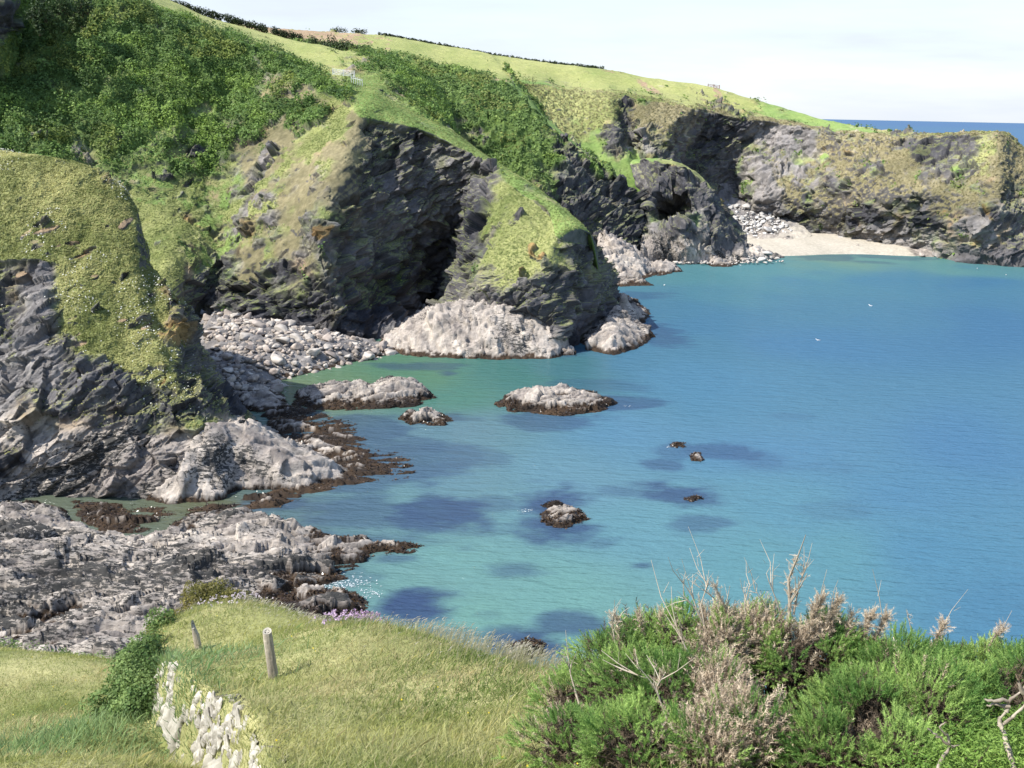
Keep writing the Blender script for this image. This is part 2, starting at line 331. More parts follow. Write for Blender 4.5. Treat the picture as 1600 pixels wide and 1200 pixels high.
_, Bv, Bw, Bn = loft('combe_spur', B, BM, 0.75, seed=2, patches=Bpatch, scrubh=2.2, back=[(0, 60, -3)]*6+[(6, 20, -25)]*5)
# spur with the small cave, beside the beach
K = [
 [(1000,388,290),(1005,362,300),(1005,340,305),(1000,310,312),(985,255,325),(990,250,335),(1000,250,345)],
 [(1020,394,291),(1022,361,297),(1014,332,301),(1020,290,308),(1020,252,318),(1025,248,328),(1030,250,338)],
 [(1042,397,292),(1034,361,297),(1046,334,326),(1050,306,309),(1050,256,312),(1055,254,322),(1060,258,332)],
 [(1070,400,292),(1064,362,294),(1086,330,300),(1075,300,303),(1075,264,308),(1080,266,318),(1085,270,328)],
 [(1110,402,294),(1110,370,297),(1110,340,301),(1108,315,304),(1105,292,308),(1110,294,318),(1113,300,326)],
 [(1150,402,297),(1140,378,300),(1136,355,303),(1130,335,306),(1122,315,310),(1126,318,320),(1128,322,328)],
 [(1190,404,302),(1170,390,305),(1155,375,309),(1145,362,313),(1135,345,318),(1137,345,326),(1138,350,334)],
 [(1230,404,308),(1213,396,311),(1190,390,316),(1170,385,320),(1155,380,324),(1155,380,332),(1155,384,340)],
 [(1225,402,316),(1205,398,325),(1185,395,330),(1170,392,333),(1160,390,336),(1158,390,340),(1156,392,345)]]
KM = ['PRRRVVV','PLRRVVV','PRRRTTT','PRRRTTT','PRRRTTT','PRRRTTT','PPRRRRR','PPPPPRR','PPPPPRR']
loft('cave_spur', K, KM, 0.9, seed=3, rock=0.8, patches=[(1130,330,14,14,0,'O',.5),(1090,350,25,20,.8,'L',.8)], sf=strata_frame((.8, -.2, .5)))
# the near spur: scrub bowl, sunlit slope, shadowed cove face, nose
D = [
 [(-250,600,150),(-250,450,160),(-250,300,180),(-250,150,205),(-250,0,228),(-250,-80,260),(-250,-150,330)],
 [(60,560,165),(60,470,172),(50,350,186),(20,200,208),(0,30,235),(0,-30,260),(60,-90,320)],
 [(170,560,172),(190,470,180),(160,350,196),(130,200,215),(150,8,242),(180,-15,285),(230,-15,345)],
 [(250,520,178),(270,430,186),(260,320,204),(250,180,222),(270,40,248),(300,27,300),(330,28,360)],
 [(318,478,192),(335,425,196),(345,330,208),(330,210,225),(395,85,252),(420,70,310),(440,58,370)],
 [(340,492,190),(350,450,192),(390,330,203),(430,240,214),(470,128,236),(495,98,285),(520,76,340)],
 [(430,505,183),(440,470,184),(460,350,194),(500,240,206),(540,156,224),(572,132,246),(625,106,300)],
 [(520,530,177),(525,495,179),(502,380,185),(530,280,197),(566,178,212),(592,150,226),(680,150,275)],
 [(575,540,181),(580,500,187),(566,400,196),(578,300,204),(600,187,214),(640,180,222),(690,192,240)],
 [(640,525,188),(640,495,200),(640,400,207),(650,300,212),(672,207,216),(690,200,221),(722,216,228)],
 [(668,505,200),(678,468,224),(700,390,222),(722,320,216),(747,250,213),(762,248,216),(777,254,220)],
 [(690,500,192),(704,465,190),(728,400,195),(752,320,203),(775,272,208),(790,266,211),(802,270,214)],
 [(720,548,177),(740,475,183),(765,405,187),(798,340,193),(815,300,200),(830,292,203),(843,295,206)],
 [(790,554,176),(800,480,180),(820,425,183),(840,375,188),(860,335,194),(870,325,196),(882,325,199)],
 [(872,552,175),(866,490,178),(860,440,181),(862,400,184),(872,372,187),(898,355,191),(918,360,194)],
 [(892,530,182),(895,500,185),(900,450,188),(905,410,191),(910,380,194),(918,368,196),(926,372,199)],
 [(935,510,195),(938,480,198),(935,440,200),(931,400,202),(927,384,203),(927,379,206),(927,379,210)],
 [(978,475,222),(970,462,224),(955,440,226),(942,415,227),(932,395,228),(930,390,230),(928,392,233)]]
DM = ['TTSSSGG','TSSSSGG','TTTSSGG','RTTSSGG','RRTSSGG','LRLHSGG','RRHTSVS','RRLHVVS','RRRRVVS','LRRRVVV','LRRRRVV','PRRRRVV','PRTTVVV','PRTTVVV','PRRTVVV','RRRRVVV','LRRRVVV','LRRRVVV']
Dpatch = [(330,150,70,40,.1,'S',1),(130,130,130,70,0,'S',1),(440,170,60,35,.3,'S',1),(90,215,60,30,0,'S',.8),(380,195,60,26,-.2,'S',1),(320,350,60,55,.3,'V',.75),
 (230,290,60,24,.2,'V',.6),(300,200,60,24,-.4,'V',.55),(420,250,30,14,-.9,'L',1),(405,310,30,16,-1.1,'L',1),(375,340,20,12,-1.2,'L',.9),
 (60,218,28,9,.3,'R',.95),(125,243,22,8,.6,'R',.9),(250,275,24,7,.2,'R',.9),(285,297,26,6,-.7,'L',.9),(312,240,26,9,-.3,'R',1),(185,222,20,7,-.8,'R',.9),(350,225,9,30,.4,'R',.7),
 (300,448,22,10,-.9,'R',1),(505,360,12,20,.3,'O',.6),(430,300,30,60,.75,'T',1),(400,400,30,50,.75,'H',.8),(470,290,24,60,.75,'H',.9),(440,440,20,16,.3,'L',.6),(500,205,24,16,.5,'E',.25),
 (545,235,22,14,.9,'L',.4),(690,545,60,8,0,'W',.7),(800,552,60,5,0,'W',.8),(840,400,16,12,.4,'O',.7),(820,430,10,8,0,'O',.7),(810,450,26,8,-.5,'L',.7),
 (690,440,14,50,.3,'R',1),(745,400,22,8,-.9,'R',.9),(770,360,30,7,-.9,'R',.9),(800,345,24,6,-.7,'R',.8),(530,110,30,5,.3,'E',.2),(590,300,14,60,.35,'V',.22),(640,140,40,18,.5,'S',.8)]
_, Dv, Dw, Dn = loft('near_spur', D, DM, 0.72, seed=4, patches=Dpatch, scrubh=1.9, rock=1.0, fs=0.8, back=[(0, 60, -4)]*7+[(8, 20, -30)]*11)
# left headland in front
E_ = [
 [(-260,800,100),(-260,700,104),(-240,620,108),(-230,560,112),(-220,400,120),(-200,240,135),(-190,232,152)],
 [(-60,785,100),(-50,700,103),(-30,620,107),(-20,545,112),(-10,400,121),(0,243,134),(10,243,152)],
 [(80,778,103),(90,690,105),(70,600,108),(60,520,112),(60,400,121),(90,253,134),(100,255,142)],
 [(180,778,103),(190,690,106),(170,600,109),(112,502,114),(130,400,122),(160,276,133),(170,280,140)],
 [(270,778,103),(270,690,107),(230,620,110),(180,560,112),(196,432,121),(206,322,131),(210,328,137)],
 [(340,765,104),(335,690,107),(300,640,110),(260,580,112),(235,505,117),(236,420,127),(239,426,132)],
 [(385,710,112),(372,676,114),(340,640,114),(296,595,115),(276,533,118),(272,465,122),(277,471,123)],
 [(425,685,122),(410,670,124),(372,642,126),(332,598,129),(313,548,131),(292,484,133),(294,490,136)],
 [(440,680,142),(410,655,143),(372,630,145),(335,590,147),(312,550,148),(290,500,150),(290,505,156)]]
EM = ['PPRLTTT','PPLRTTT','PPRLTTT','PPRTTTT','PPRTTTV','PPRTTTT','PPRRTRT','PPRRRRR','RRRRRRR']
Epatch = [(60,570,75,40,-.4,'L',1),(20,590,60,40,0,'L',.9),(140,600,40,30,.5,'R',.6),(250,590,14,22,-.3,'O',1),(270,520,26,22,0,'O',.55),(250,500,50,26,.3,'R',.6),
 (190,290,60,16,.55,'V',.5),(265,640,40,16,.3,'R',1),(225,575,40,14,.6,'H',.8),(285,585,22,16,.4,'R',.7),(150,640,110,26,.1,'R',.9),(10,720,22,30,0,'R',1),(230,560,50,30,.4,'T',.7),(290,470,20,12,.4,'T',.8),
 (15,318,30,6,-.3,'E',.4),(65,350,16,6,-.4,'R',.6),(60,385,12,4,-.3,'R',.7),(5,440,16,7,-.5,'R',.7),(180,440,30,4,-.6,'R',.6)]
_r = random.Random(4); Epatch += [(_r.uniform(-20, 240), _r.uniform(345, 540), _r.uniform(7, 22), _r.uniform(2.5, 4.5), _r.uniform(-.6, -.1), _r.choice('REE'), .8) for _ in range(26)]
_, Ev, Ew, En = loft('left_headland', E_, EM, 0.8, seed=5, patches=Epatch, rock=0.85, turf=0.55, tone=3, fs=0.6, back=[(-3, 12, -32)]*9)

# ------------------------------------------------------------------ shore rocks: height fields fitted to outlines and summits
def rbf_fit(pts, val, kern=lambda r: r):
    pts = np.asarray(pts, float); n = len(pts)
    K_ = kern(np.linalg.norm(pts[:, None]-pts[None], axis=2)); A_ = np.block([[K_+1e-6*np.eye(n), np.ones((n, 1))], [np.ones((1, n)), np.zeros((1, 1))]])
    c = np.linalg.lstsq(A_, np.concatenate([val, [0]]), rcond=None)[0]
    def ev(q):
        out = np.empty(len(q))
        for s in range(0, len(q), 40000):
            out[s:s+40000] = kern(np.linalg.norm(q[s:s+40000, None]-pts[None], axis=2)) @ c[:-1] + c[-1]
        return out
    return ev
def densify(poly, step):
    out = []
    for a, b in zip(poly, np.roll(poly, -1, 0)):
        k = max(1, int(np.linalg.norm(b-a)/step)); out += [a+(b-a)*i/k for i in range(k)]
    return np.array(out)
SN2 = np.array([-0.35, 0.93])
SFP = strata_frame((0.25, -0.9, 0.55), 0.13)
def mound(name, outline, peaks, res, amp=1.0, key='P', dark=0.35, weed_h=0.5, seed=0, sf=SFP, base=-0.15, step=None, weedy=0.0, kind=None, skirt=2.0):
    """outline in picture coordinates on the water plane, peaks (px,py,z); everything becomes metres on the ground"""
    o2 = np.array([Z(x, y, max(base, 0))[:2] for x, y in outline]); c = o2.mean(0)
    size = np.ptp(o2, axis=0).max(); step = step or max(size/14, 0.6)
    ring = densify(o2, step); tg = np.roll(ring, -1, 0)-np.roll(ring, 1, 0); ar_ = np.sum(o2[:, 0]*np.roll(o2[:, 1], -1)-o2[:, 1]*np.roll(o2[:, 0], -1)); nr_ = np.stack([tg[:, 1], -tg[:, 0]], 1)*np.sign(ar_); out = ring+nr_/(np.linalg.norm(nr_, axis=1, keepdims=True)+1e-9)*skirt*.6
    pk = [Z(x, y, z) for x, y, z in peaks]
    pts = np.concatenate([ring, out, np.array([p_[:2] for p_ in pk])]); val = np.concatenate([np.full(len(ring), base), np.full(len(out), base-1.2), [p_[2] for p_ in pk]])
    ev = rbf_fit(pts, val)
    lo_, hi = ring.min(0)-1.6, ring.max(0)+1.6
    xs = np.arange(lo_[0], hi[0], res); ys = np.arange(lo_[1], hi[1], res*1.3)
    g = np.stack(np.meshgrid(xs, ys, indexing='ij'), -1).reshape(-1, 2)
    z = ev(g); p = np.concatenate([g, z[:, None]], 1)
    k = amp*smooth(-0.3, 1.0, z)
    h2 = SN2[0]*g[:, 0]+SN2[1]*g[:, 1]
    saw = lambda per, hh, sd, rs: ((lambda q: (lambda f: np.where(f < rs, -(1-f/rs), 0)+np.where(f >= rs, -(f-rs)/(1-rs), 0)+1)(q-np.floor(q)))((h2+fbm(p, 6*per**.5, 3, sd)*per*0.9)/per)-0.5)*hh
    f1, r1 = facet(p @ (sf*0.75+np.eye(3)*0.25), 1.3, seed+1); f2, r2 = facet(p @ (sf*0.7+np.eye(3)*0.3), 0.55, seed+2)
    blk = fbm(p, 4, 3, seed+4)
    k = amp*smooth(-0.9, 0.9, z)
    gz = np.gradient(z.reshape(len(xs), len(ys)), res, res*1.3); sl = np.sqrt(gz[0]**2+gz[1]**2).ravel(); kf = 1/(1+0.6*sl)
    p[:, 2] += k*((saw(2.4, .75, seed+5, .16)+saw(0.95, .34, seed+6, .35))*smooth(-.9, .3, blk)+0.25*blk)
    f4_, r4_ = facet(p @ (sf*0.7+np.eye(3)*0.3), 3.2, seed+9)
    nr = np.stack([-gz[0].ravel(), -gz[1].ravel(), np.ones(len(p))], 1); nr /= np.linalg.norm(nr, axis=1, keepdims=True)
    p += nr*(k*(f1*.5+f2*.5+f4_*.3*smooth(1.5, 5, z)))[:, None]
    w = np.zeros((len(p), len(KEYS))); ki = KEYS.index
    ln = fbm(p @ sf, 3.0, 3, seed+13)*0.3 + 0.3*fbm(p, 6, 2, seed+14)
    wd = smooth(weed_h+0.15, weed_h-0.15, p[:, 2]+0.35*fbm(p, 1.0, 4, seed+15, .65))
    wd = np.maximum(wd, smooth(0.1, 0.4, weedy+0.5*fbm(p, 3, 4, seed+17)-0.5))
    w[:, ki(key)] = 1-wd; w[:, ki('W')] = wd
    alpha = (ln + (dark-0.5)*1.3)*(1-wd) - wd*1.5
    col = albedo(w, p, 1.2, seed, sf)*(0.8+0.4*r2[:, None])
    col = np.concatenate([col, alpha[:, None]], 1)
    nx, ny = len(xs), len(ys)
    keep = (z > base-0.9)
    Fc = grid_faces(nx, ny); Fc = Fc[keep[Fc].any(1)]
    us, inv = np.unique(Fc, return_inverse=True)
    ob = mesh_np(name, p[us], inv.reshape(-1, 4), M_ROCK, col[us])
    if kind: ob['kind'] = kind
    ob_h = lambda x, y: ev(np.array([[x, y]]))[0]
    return ob, ob_h, p[us], w[us]
WEEDPTS = []
def reef(label, outline, peaks, res, **k):
    ob, h, p, w = mound('sea_rock', outline, peaks, res, **k)
    tag(ob, label, 'rock'); WEEDPTS.append(p[w[:, KEYS.index('W')] > .5]); return ob
def plat(name, outline, peaks, res, **k):
    ob, h, p, w = mound(name, outline, peaks, res, kind='structure', **k)
    WEEDPTS.append(p[w[:, KEYS.index('W')] > .5]); return h
plat('rock_platform', [(-200,1100),(-200,785),(-60,782),(60,785),(100,800),(130,822),(180,838),(235,838),(262,815),(300,800),(400,797),(440,815),(500,835),(560,840),(640,847),(705,856),(640,866),(570,880),(545,905),(480,925),(430,940),(400,990),(300,1060),(100,1100)],
     [(-100,850,3.2),(20,800,3.4),(50,840,3.0),(30,900,2.2),(120,870,2.4),(200,850,2.0),(220,900,1.7),(330,830,1.6),(420,812,1.7),(450,850,1.7),(360,880,1.8),(480,880,1.2),(300,930,1.6),(150,940,1.5),(80,960,.5),(20,990,1.0),(150,985,1.0),(260,1000,1.2),(380,930,1.2),(560,860,.9),(620,853,.5),(-100,1000,1.2),(100,1040,1.2)],
     0.12, amp=1.15, dark=0.6, weed_h=0.8, seed=11)
plat('rock_ledge', [(225,782),(250,785),(330,783),(380,765),(470,765),(540,752),(552,735),(500,715),(470,700),(440,690),(400,655),(330,668),(260,710)],
     [(285,740,3.2),(270,765,1.4),(330,700,5.0),(400,695,4.6),(440,700,4.0),(350,740,2.6),(430,738,2.0),(500,733,1.6),(300,695,5),(470,700,2.2),(330,660,7),(380,665,5)],
     0.14, amp=0.8, dark=0.42, weed_h=0.5, seed=12, sf=strata_frame((.4, -.3, .8), .2))
plat('rock_ledge', [(585,545),(640,557),(700,560),(800,562),(870,560),(893,545),(885,500),(800,478),(700,468),(640,490),(600,520)],
     [(640,512,3.4),(690,482,7.2),(740,477,7.6),(790,482,7.4),(850,488,7.0),(870,500,5.6),(820,520,4),(700,520,3.6),(760,520,4.2),(640,530,2.0),(610,530,1.6)], 0.2, amp=.85, dark=.42, weed_h=0.6, seed=16, sf=strata_frame((.6, -.3, .7), .2))
plat('seaweed_flat', [(400,640),(450,628),(520,645),(560,655),(590,690),(640,705),(680,735),(640,752),(540,765),(470,785),(400,800),(330,790),(420,765),(430,700)],
     [(430,660,.7),(480,670,.25),(520,690,.35),(560,715,.4),(500,750,.5),(430,782,.6),(470,700,1.0),(610,735,.1),(560,680,-.2),(500,660,-.1),(590,720,-.15),(510,725,.1)], 0.2, amp=1.0, base=-.32, dark=.4, weed_h=0.8, seed=13)
plat('seaweed_flat', [(95,778),(250,785),(400,785),(420,795),(300,803),(260,818),(235,838),(180,838),(130,822)], [(130,800,.45),(180,815,.4),(230,802,.2),(160,825,.4),(330,793,.25),(200,795,-.2),(270,795,-.1)], 0.16, amp=.9, base=-.3, dark=.3, weed_h=1.0, seed=14)
cob_h = plat('cobble_beach', [(300,470),(360,500),(520,525),(600,535),(640,548),(560,565),(500,580),(440,595),(440,612),(380,630),(330,640),(280,560)],
     [(330,490,5),(340,520,4.5),(400,535,3.6),(480,545,2.6),(560,547,1.6),(400,575,2.2),(340,600,2.2),(360,560,3.2),(450,570,1.4),(400,605,.8)], 0.4, amp=0.6, dark=.2, weed_h=0.5, seed=15, key='L')
reef('long barnacled rock ridge with two humps off the cobble cove', [(455,632),(465,614),(500,603),(560,604),(600,600),(650,600),(682,622),(650,636),(560,641),(490,642)], [(620,593,2.6),(648,607,1.8),(500,608,1.4),(555,604,1.4),(590,608,1.3)], 0.15, dark=.42, seed=21, weed_h=.95)
reef('pale hump of rock at the seaward foot of the cobble beach', [(365,635),(372,612),(410,606),(445,618),(455,640),(400,645)], [(400,612,1.6),(430,622,1.0)], 0.14, dark=.25, seed=22, weed_h=.6)
reef('low white-topped rock between the long ridge and the twin-humped rock', [(618,655),(640,645),(690,645),(715,655),(690,667),(640,664)], [(668,642,1.3),(650,648,.9)], 0.12, dark=.3, seed=23, weed_h=.7)
reef('twin-humped pale rock in the middle of the bay with a weed skirt', [(765,632),(790,620),(850,612),(930,615),(965,630),(940,645),(880,650),(800,644)], [(848,601,3.0),(862,614,1.6),(912,616,1.7),(895,624,1.0),(935,624,.7),(800,628,.5)], 0.14, dark=.42, seed=24, weed_h=1.05)
reef('small dark rock breaking the surface with foam at its left', [(1042,700),(1050,690),(1072,690),(1070,700),(1055,706)], [(1058,692,.6)], 0.1, dark=.8, seed=25, weed_h=.5)
reef('small dark rock just right of the foaming rock', [(1075,712),(1088,706),(1104,714),(1098,722),(1082,720)], [(1089,711,.7)], 0.1, dark=.7, seed=26, weed_h=.5)
reef('thin dark weedy rock awash alone in mid bay', [(1068,779),(1085,773),(1108,778),(1095,785),(1075,784)], [(1088,776,.5)], 0.1, dark=.9, seed=27, weed_h=.7)
reef('dark weed-covered rock with a white tip near mid picture', [(832,812),(850,800),(880,795),(905,800),(922,812),(900,824),(860,825)], [(884,794,1.0),(895,803,.7),(865,808,.4)], 0.09, dark=.45, seed=28, weed_h=.62)
reef('flat brown weedy slab behind the white-tipped rock', [(842,789),(860,784),(885,788),(880,797),(855,796)], [(862,788,.25)], 0.1, dark=.9, seed=29, weed_h=.9)
reef('broad brown weed-covered reef at the platform tip below the foam', [(415,950),(440,930),(500,920),(560,930),(588,955),(560,972),(500,990),(430,1000)], [(470,940,.7),(520,935,.6),(550,950,.5),(480,965,.7)], 0.11, dark=.7, seed=30, weed_h=1.1)
reef('dark weedy rock half hidden below the grassy brow', [(775,1040),(790,1008),(830,998),(855,1010),(850,1040)], [(815,1008,.6)], 0.1, dark=.8, seed=31, weed_h=1.0)
reef('small rock standing alone off the far beach point', [(1103,412),(1115,404),(1140,406),(1158,412),(1140,418),(1112,417)], [(1118,399,2.6),(1128,407,1.0)], 0.25, dark=.35, seed=32, weed_h=.7)
reef('pale wedge of rock at the seaward end of the grassy nose', [(905,535),(925,548),(960,556),(1000,543),(1028,525),(1010,512),(960,505),(930,510)], [(965,481,5.2),(955,500,4.0),(985,515,2.0),(1005,520,1.2),(960,525,2.8),(925,525,2.5)], 0.2, dark=.45, seed=33, weed_h=.8)
reef('mottled rock behind the pale wedge under the dark nose', [(950,500),(975,508),(1005,505),(1020,490),(1000,470),(970,455),(945,470)], [(975,460,6),(990,478,3),(960,478,5)], 0.22, dark=.5, seed=34, weed_h=.8)
reef('little rock at the corner of the nose by the gap', [(875,556),(885,540),(900,545),(900,556)], [(888,541,1.4)], 0.15, dark=.35, seed=35, weed_h=.6)
reef('tall pale rock with a mossy cap between the two spurs', [(915,430),(950,442),(1000,440),(1030,428),(1020,415),(990,405),(930,400)], [(938,356,11),(955,375,8.5),(985,395,5),(1000,415,2.5),(960,410,4),(930,395,6)], 0.28, dark=.18, seed=36, weed_h=.7, amp=1.4)
reef('low pale rock in the water right of the tall mossy rock', [(1005,425),(1030,432),(1068,424),(1050,410),(1015,408)], [(1030,410,2.2),(1050,418,1)], 0.25, dark=.25, seed=37, weed_h=.6)
reef('thin weedy ledge awash in front of the tall mossy rock', [(928,440),(960,436),(1010,440),(1022,446),(970,448)], [(990,441,.5)], 0.25, dark=.6, seed=38, weed_h=.8)
reef('rusty rock on the water edge of the far beach', [(1325,392),(1340,386),(1355,392),(1340,396)], [(1339,386,1.1)], 0.2, dark=.5, seed=39, weed_h=.7)
# beach sand
S_ = [[(x, y0+6, Z(x, y0+6, -1.0)[1]), (x, y0, Z(x, y0, 0.05)[1]), (x, y1, Z(x, y1, 1.6)[1]), (x, y2, Z(x, y2, 3.4)[1])] for x, y0, y1, y2 in
      [(1100,398,370,330),(1150,400,372,326),(1200,400,378,338),(1250,399,380,346),(1300,397,381,352),(1350,397,384,362),(1400,399,388,370),(1460,401,392,378),(1540,404,397,388),(1620,407,401,394)]]
loft('beach', S_, ['BBBB','BBBB','BBBB','BBBB','BBBB','BBBB','BBBP','BPPP','PPPP','PPPP'], 0.5, seed=6, rock=0.35, edge=False, back=[(0, 12, 1)]*10)
# ------------------------------------------------------------------ sea
def axis(lo, hi, step, far, growth=1.18):
    a = list(np.arange(lo, hi, step)); s = step; x = a[-1]
    while x < far: s *= growth; x += s; a.append(x)
    return a
xs = axis(-70, 190, 0.6, 40000); s = 0.6; x = -70; left = []
while x > -40000: s *= 1.25; x -= s; left.append(x)
xs = np.array(left[::-1]+xs); ys = np.array([20, 40, 50]+axis(58, 420, 0.6, 70000))
g = np.stack(np.meshgrid(xs, ys, indexing='ij'), -1).reshape(-1, 2)
CP = [(480,600,(120,140,100)),(560,585,(105,145,105)),(640,575,(85,142,112)),(720,600,(75,140,125)),(800,575,(60,130,125)),(900,570,(62,125,140)),(700,690,(95,140,160)),(620,720,(100,145,155)),(700,740,(95,145,165)),
 (650,790,(100,150,160)),(560,800,(95,140,150)),(700,850,(105,165,165)),(620,900,(105,160,160)),(650,960,(95,150,160)),(720,940,(108,168,160)),(850,900,(105,166,165)),(900,960,(105,165,165)),(900,750,(95,150,175)),(1000,820,(92,155,175)),
 (1000,680,(78,142,180)),(1200,700,(72,138,180)),(1100,600,(66,136,176)),(1000,560,(62,130,168)),(1100,500,(58,128,170)),(1000,480,(60,130,165)),(1200,420,(82,152,165)),(1080,430,(75,145,160)),(1300,405,(110,160,150)),(1450,408,(95,158,158)),(1550,410,(85,150,160)),
 (1350,440,(62,135,172)),(1500,440,(58,128,172)),(1550,520,(56,124,172)),(1300,540,(58,128,175)),(1500,700,(62,130,178)),(1500,880,(66,138,176)),(1580,980,(62,132,172)),(1300,880,(82,152,172)),(1250,800,(80,148,176)),(1150,900,(88,156,172)),(1400,780,(66,136,178)),
 (1600,300,(58,118,172)),(1590,215,(66,128,182)),(1400,192,(64,124,184)),(1590,196,(62,122,184)),(40,800,(110,120,100)),(300,795,(110,115,85)),(400,790,(85,120,130))]
cp = np.array([Z(x, y)[:2] for x, y, c in CP]); cc = np.array([s2l(c) for *_, c in CP])
lg = lambda q: np.stack([q[:, 0]/np.maximum(q[:, 1], 30)*1.3, np.log(np.maximum(q[:, 1], 30))], -1)
lq, lc_ = lg(g), lg(cp)
p3 = np.concatenate([g, np.zeros((len(g), 1))], 1)
lq = lq + 0.05*np.stack([fbm(p3, 25, 3, 3), fbm(p3, 25, 3, 8)], -1)
num = np.zeros((len(g), 3)); den = np.zeros((len(g), 1))
for k in range(len(cp)):
    wk = 1/(((lq-lc_[k])**2).sum(1)+0.0012)[:, None]**1.6; num += wk*cc[k]; den += wk
wc = num/den*0.47; lum = wc.mean(1, keepdims=True); wc = (lum+(wc-lum)*0.80)*np.array([1.08, 1.08, 1.0])
wob = fbm(p3*np.array([.6, 1, 1]), 9, 6, 91, .62)*0.9; dark = np.zeros(len(g))
for (x, y, rx, ry, st) in [(690,800,95,26,.8),(640,945,65,26,.9),(820,892,55,13,.5),(1008,884,26,8,.6),(1060,770,75,18,.75),(1100,818,50,14,.5),(1130,706,70,20,.55),(1035,727,35,8,.55),(870,656,95,14,.55),(960,632,50,10,.65),(870,802,75,40,.8),
  (890,975,50,18,.75),(820,1012,70,26,.85),(620,720,90,30,.6),(560,675,110,34,.55),(700,585,22,5,.6),(640,572,60,6,.55),(1300,795,60,14,.18),(1010,1010,90,40,.35),(560,795,90,26,.5),(1030,525,45,14,.5),(1000,462,50,8,.35),(1310,402,60,5,.45),(1390,403,60,4,.4),(880,548,40,8,.4),
  (700,655,70,14,.5),(560,1000,60,26,.6),(760,960,20,6,.2),(1230,650,40,8,.15),(930,600,60,8,.3),(670,655,60,14,.5),(1060,700,40,18,.4),(600,850,110,16,.5),(540,900,60,20,.3),(430,785,60,12,.5),(470,650,60,14,.5),(690,1000,90,16,.4),(770,790,60,16,.4),(1300,730,50,12,.12),(540,745,90,24,.55),(690,715,80,12,.4),(740,830,60,8,.3),(620,870,50,12,.5),(470,840,60,14,.4),(560,655,60,10,.5),(640,700,60,20,.45),(830,660,70,12,.5),(1180,720,70,16,.3),(985,770,50,10,.4)]:
    c = Z(x, y)[:2]; ax = abs(Z(x+rx, y)[0]-c[0]); ay = abs(Z(x, y-ry)[1]-c[1])
    d = np.sqrt(((g[:, 0]-c[0])/ax)**2+((g[:, 1]-c[1])/ay)**2)
    dark = np.maximum(dark, st*smooth(1.2, 0.55, d+0.95*wob)*(1+.25*np.minimum(wob, 0)))
wc = wc*(1-dark[:, None]) + s2l((56, 72, 114))*0.5*dark[:, None]
V = np.concatenate([g, np.zeros((len(g), 1))], 1)
m = bpy.data.materials.new('sea_water'); m.use_nodes = True; n = m.node_tree.nodes; l = m.node_tree.links.new; b = n['Principled BSDF']
n.remove(b); b = n.new('ShaderNodeBsdfDiffuse'); gl = n.new('ShaderNodeBsdfGlossy'); gl.inputs['Roughness'].default_value = 0.16
fr = n.new('ShaderNodeFresnel'); fr.inputs[0].default_value = 1.33; mn = n.new('ShaderNodeMath'); mn.operation = 'MINIMUM'; mn.inputs[1].default_value = 0.13; l(fr.outputs[0], mn.inputs[0])
ms = n.new('ShaderNodeMixShader'); l(mn.outputs[0], ms.inputs[0]); l(b.outputs[0], ms.inputs[1]); l(gl.outputs[0], ms.inputs[2]); l(ms.outputs[0], n['Material Output'].inputs[0])
a = n.new('ShaderNodeAttribute'); a.attribute_name = 'col'; l(a.outputs['Color'], b.inputs[0])
tc = n.new('ShaderNodeTexCoord'); prev = None
for (sx, sy, rot, sc, dist) in [(1, 3.4, .38, .22, .7), (1, 3.0, .25, .7, .3), (1, 2.4, -.1, 1.9, .12), (1, 1.8, .6, 5, .03)]:
    mp = n.new('ShaderNodeMapping'); mp.inputs['Scale'].default_value = (sx*sc, sy*sc, 1); mp.inputs['Rotation'].default_value = (0, 0, rot); l(tc.outputs['Object'], mp.inputs[0])
    nz = n.new('ShaderNodeTexNoise'); nz.inputs['Scale'].default_value = 1; nz.inputs['Detail'].default_value = 3; nz.inputs['Distortion'].default_value = 0.4; l(mp.outputs[0], nz.inputs[0])
    bp = n.new('ShaderNodeBump'); bp.inputs['Strength'].default_value = 0.6; bp.inputs['Distance'].default_value = dist; l(nz.outputs[0], bp.inputs['Height'])
    if prev: l(prev.outputs[0], bp.inputs['Normal'])
    prev = bp
l(prev.outputs[0], b.inputs['Normal']); l(prev.outputs[0], gl.inputs['Normal'])
o = mesh_np('sea', V, grid_faces(len(xs), len(ys)), m, wc, smooth_=True); o['kind'] = 'structure'
# ------------------------------------------------------------------ ground cover on the far land: leaf clumps and tufts
def in_view(V, m=40):
    q = project(V); return (q[:, 0] > -m) & (q[:, 0] < 1600+m) & (q[:, 1] > -m) & (q[:, 1] < 1200+m)
def pick(Gv, Gn, wt, n, rng):
    """random points on a grid surface, by area x weight"""
    a = Gv[:-1, :-1]; e1 = Gv[1:, :-1]-a; e2 = Gv[:-1, 1:]-a
    ar = np.linalg.norm(np.cross(e1, e2), axis=2).ravel()*wt[:-1, :-1].ravel()
    fl = a.reshape(-1, 3); ar = ar*in_view(fl)
    i = rng.choice(len(ar), n, p=ar/ar.sum()); u = rng.random((n, 2))
    return fl[i]+e1.reshape(-1, 3)[i]*u[:, :1]+e2.reshape(-1, 3)[i]*u[:, 1:], Gn[:-1, :-1].reshape(-1, 3)[i]
def quads(pos, nrm, size, rng, aspect=0.6, tilt=0.9):
    n = len(pos); a = rng.normal(size=(n, 3)); d = nrm+tilt*a*0.7; d /= np.linalg.norm(d, axis=1, keepdims=True)
    t = np.cross(d, rng.normal(size=(n, 3))); t /= np.linalg.norm(t, axis=1, keepdims=True); b = np.cross(d, t)
    s = np.asarray(size).reshape(-1, 1)
    V = np.stack([pos-t*s*.5, pos-b*s*aspect*.5, pos+t*s*.5, pos+b*s*aspect*.5], 1).reshape(-1, 3)
    return V, np.arange(4*n).reshape(-1, 4)
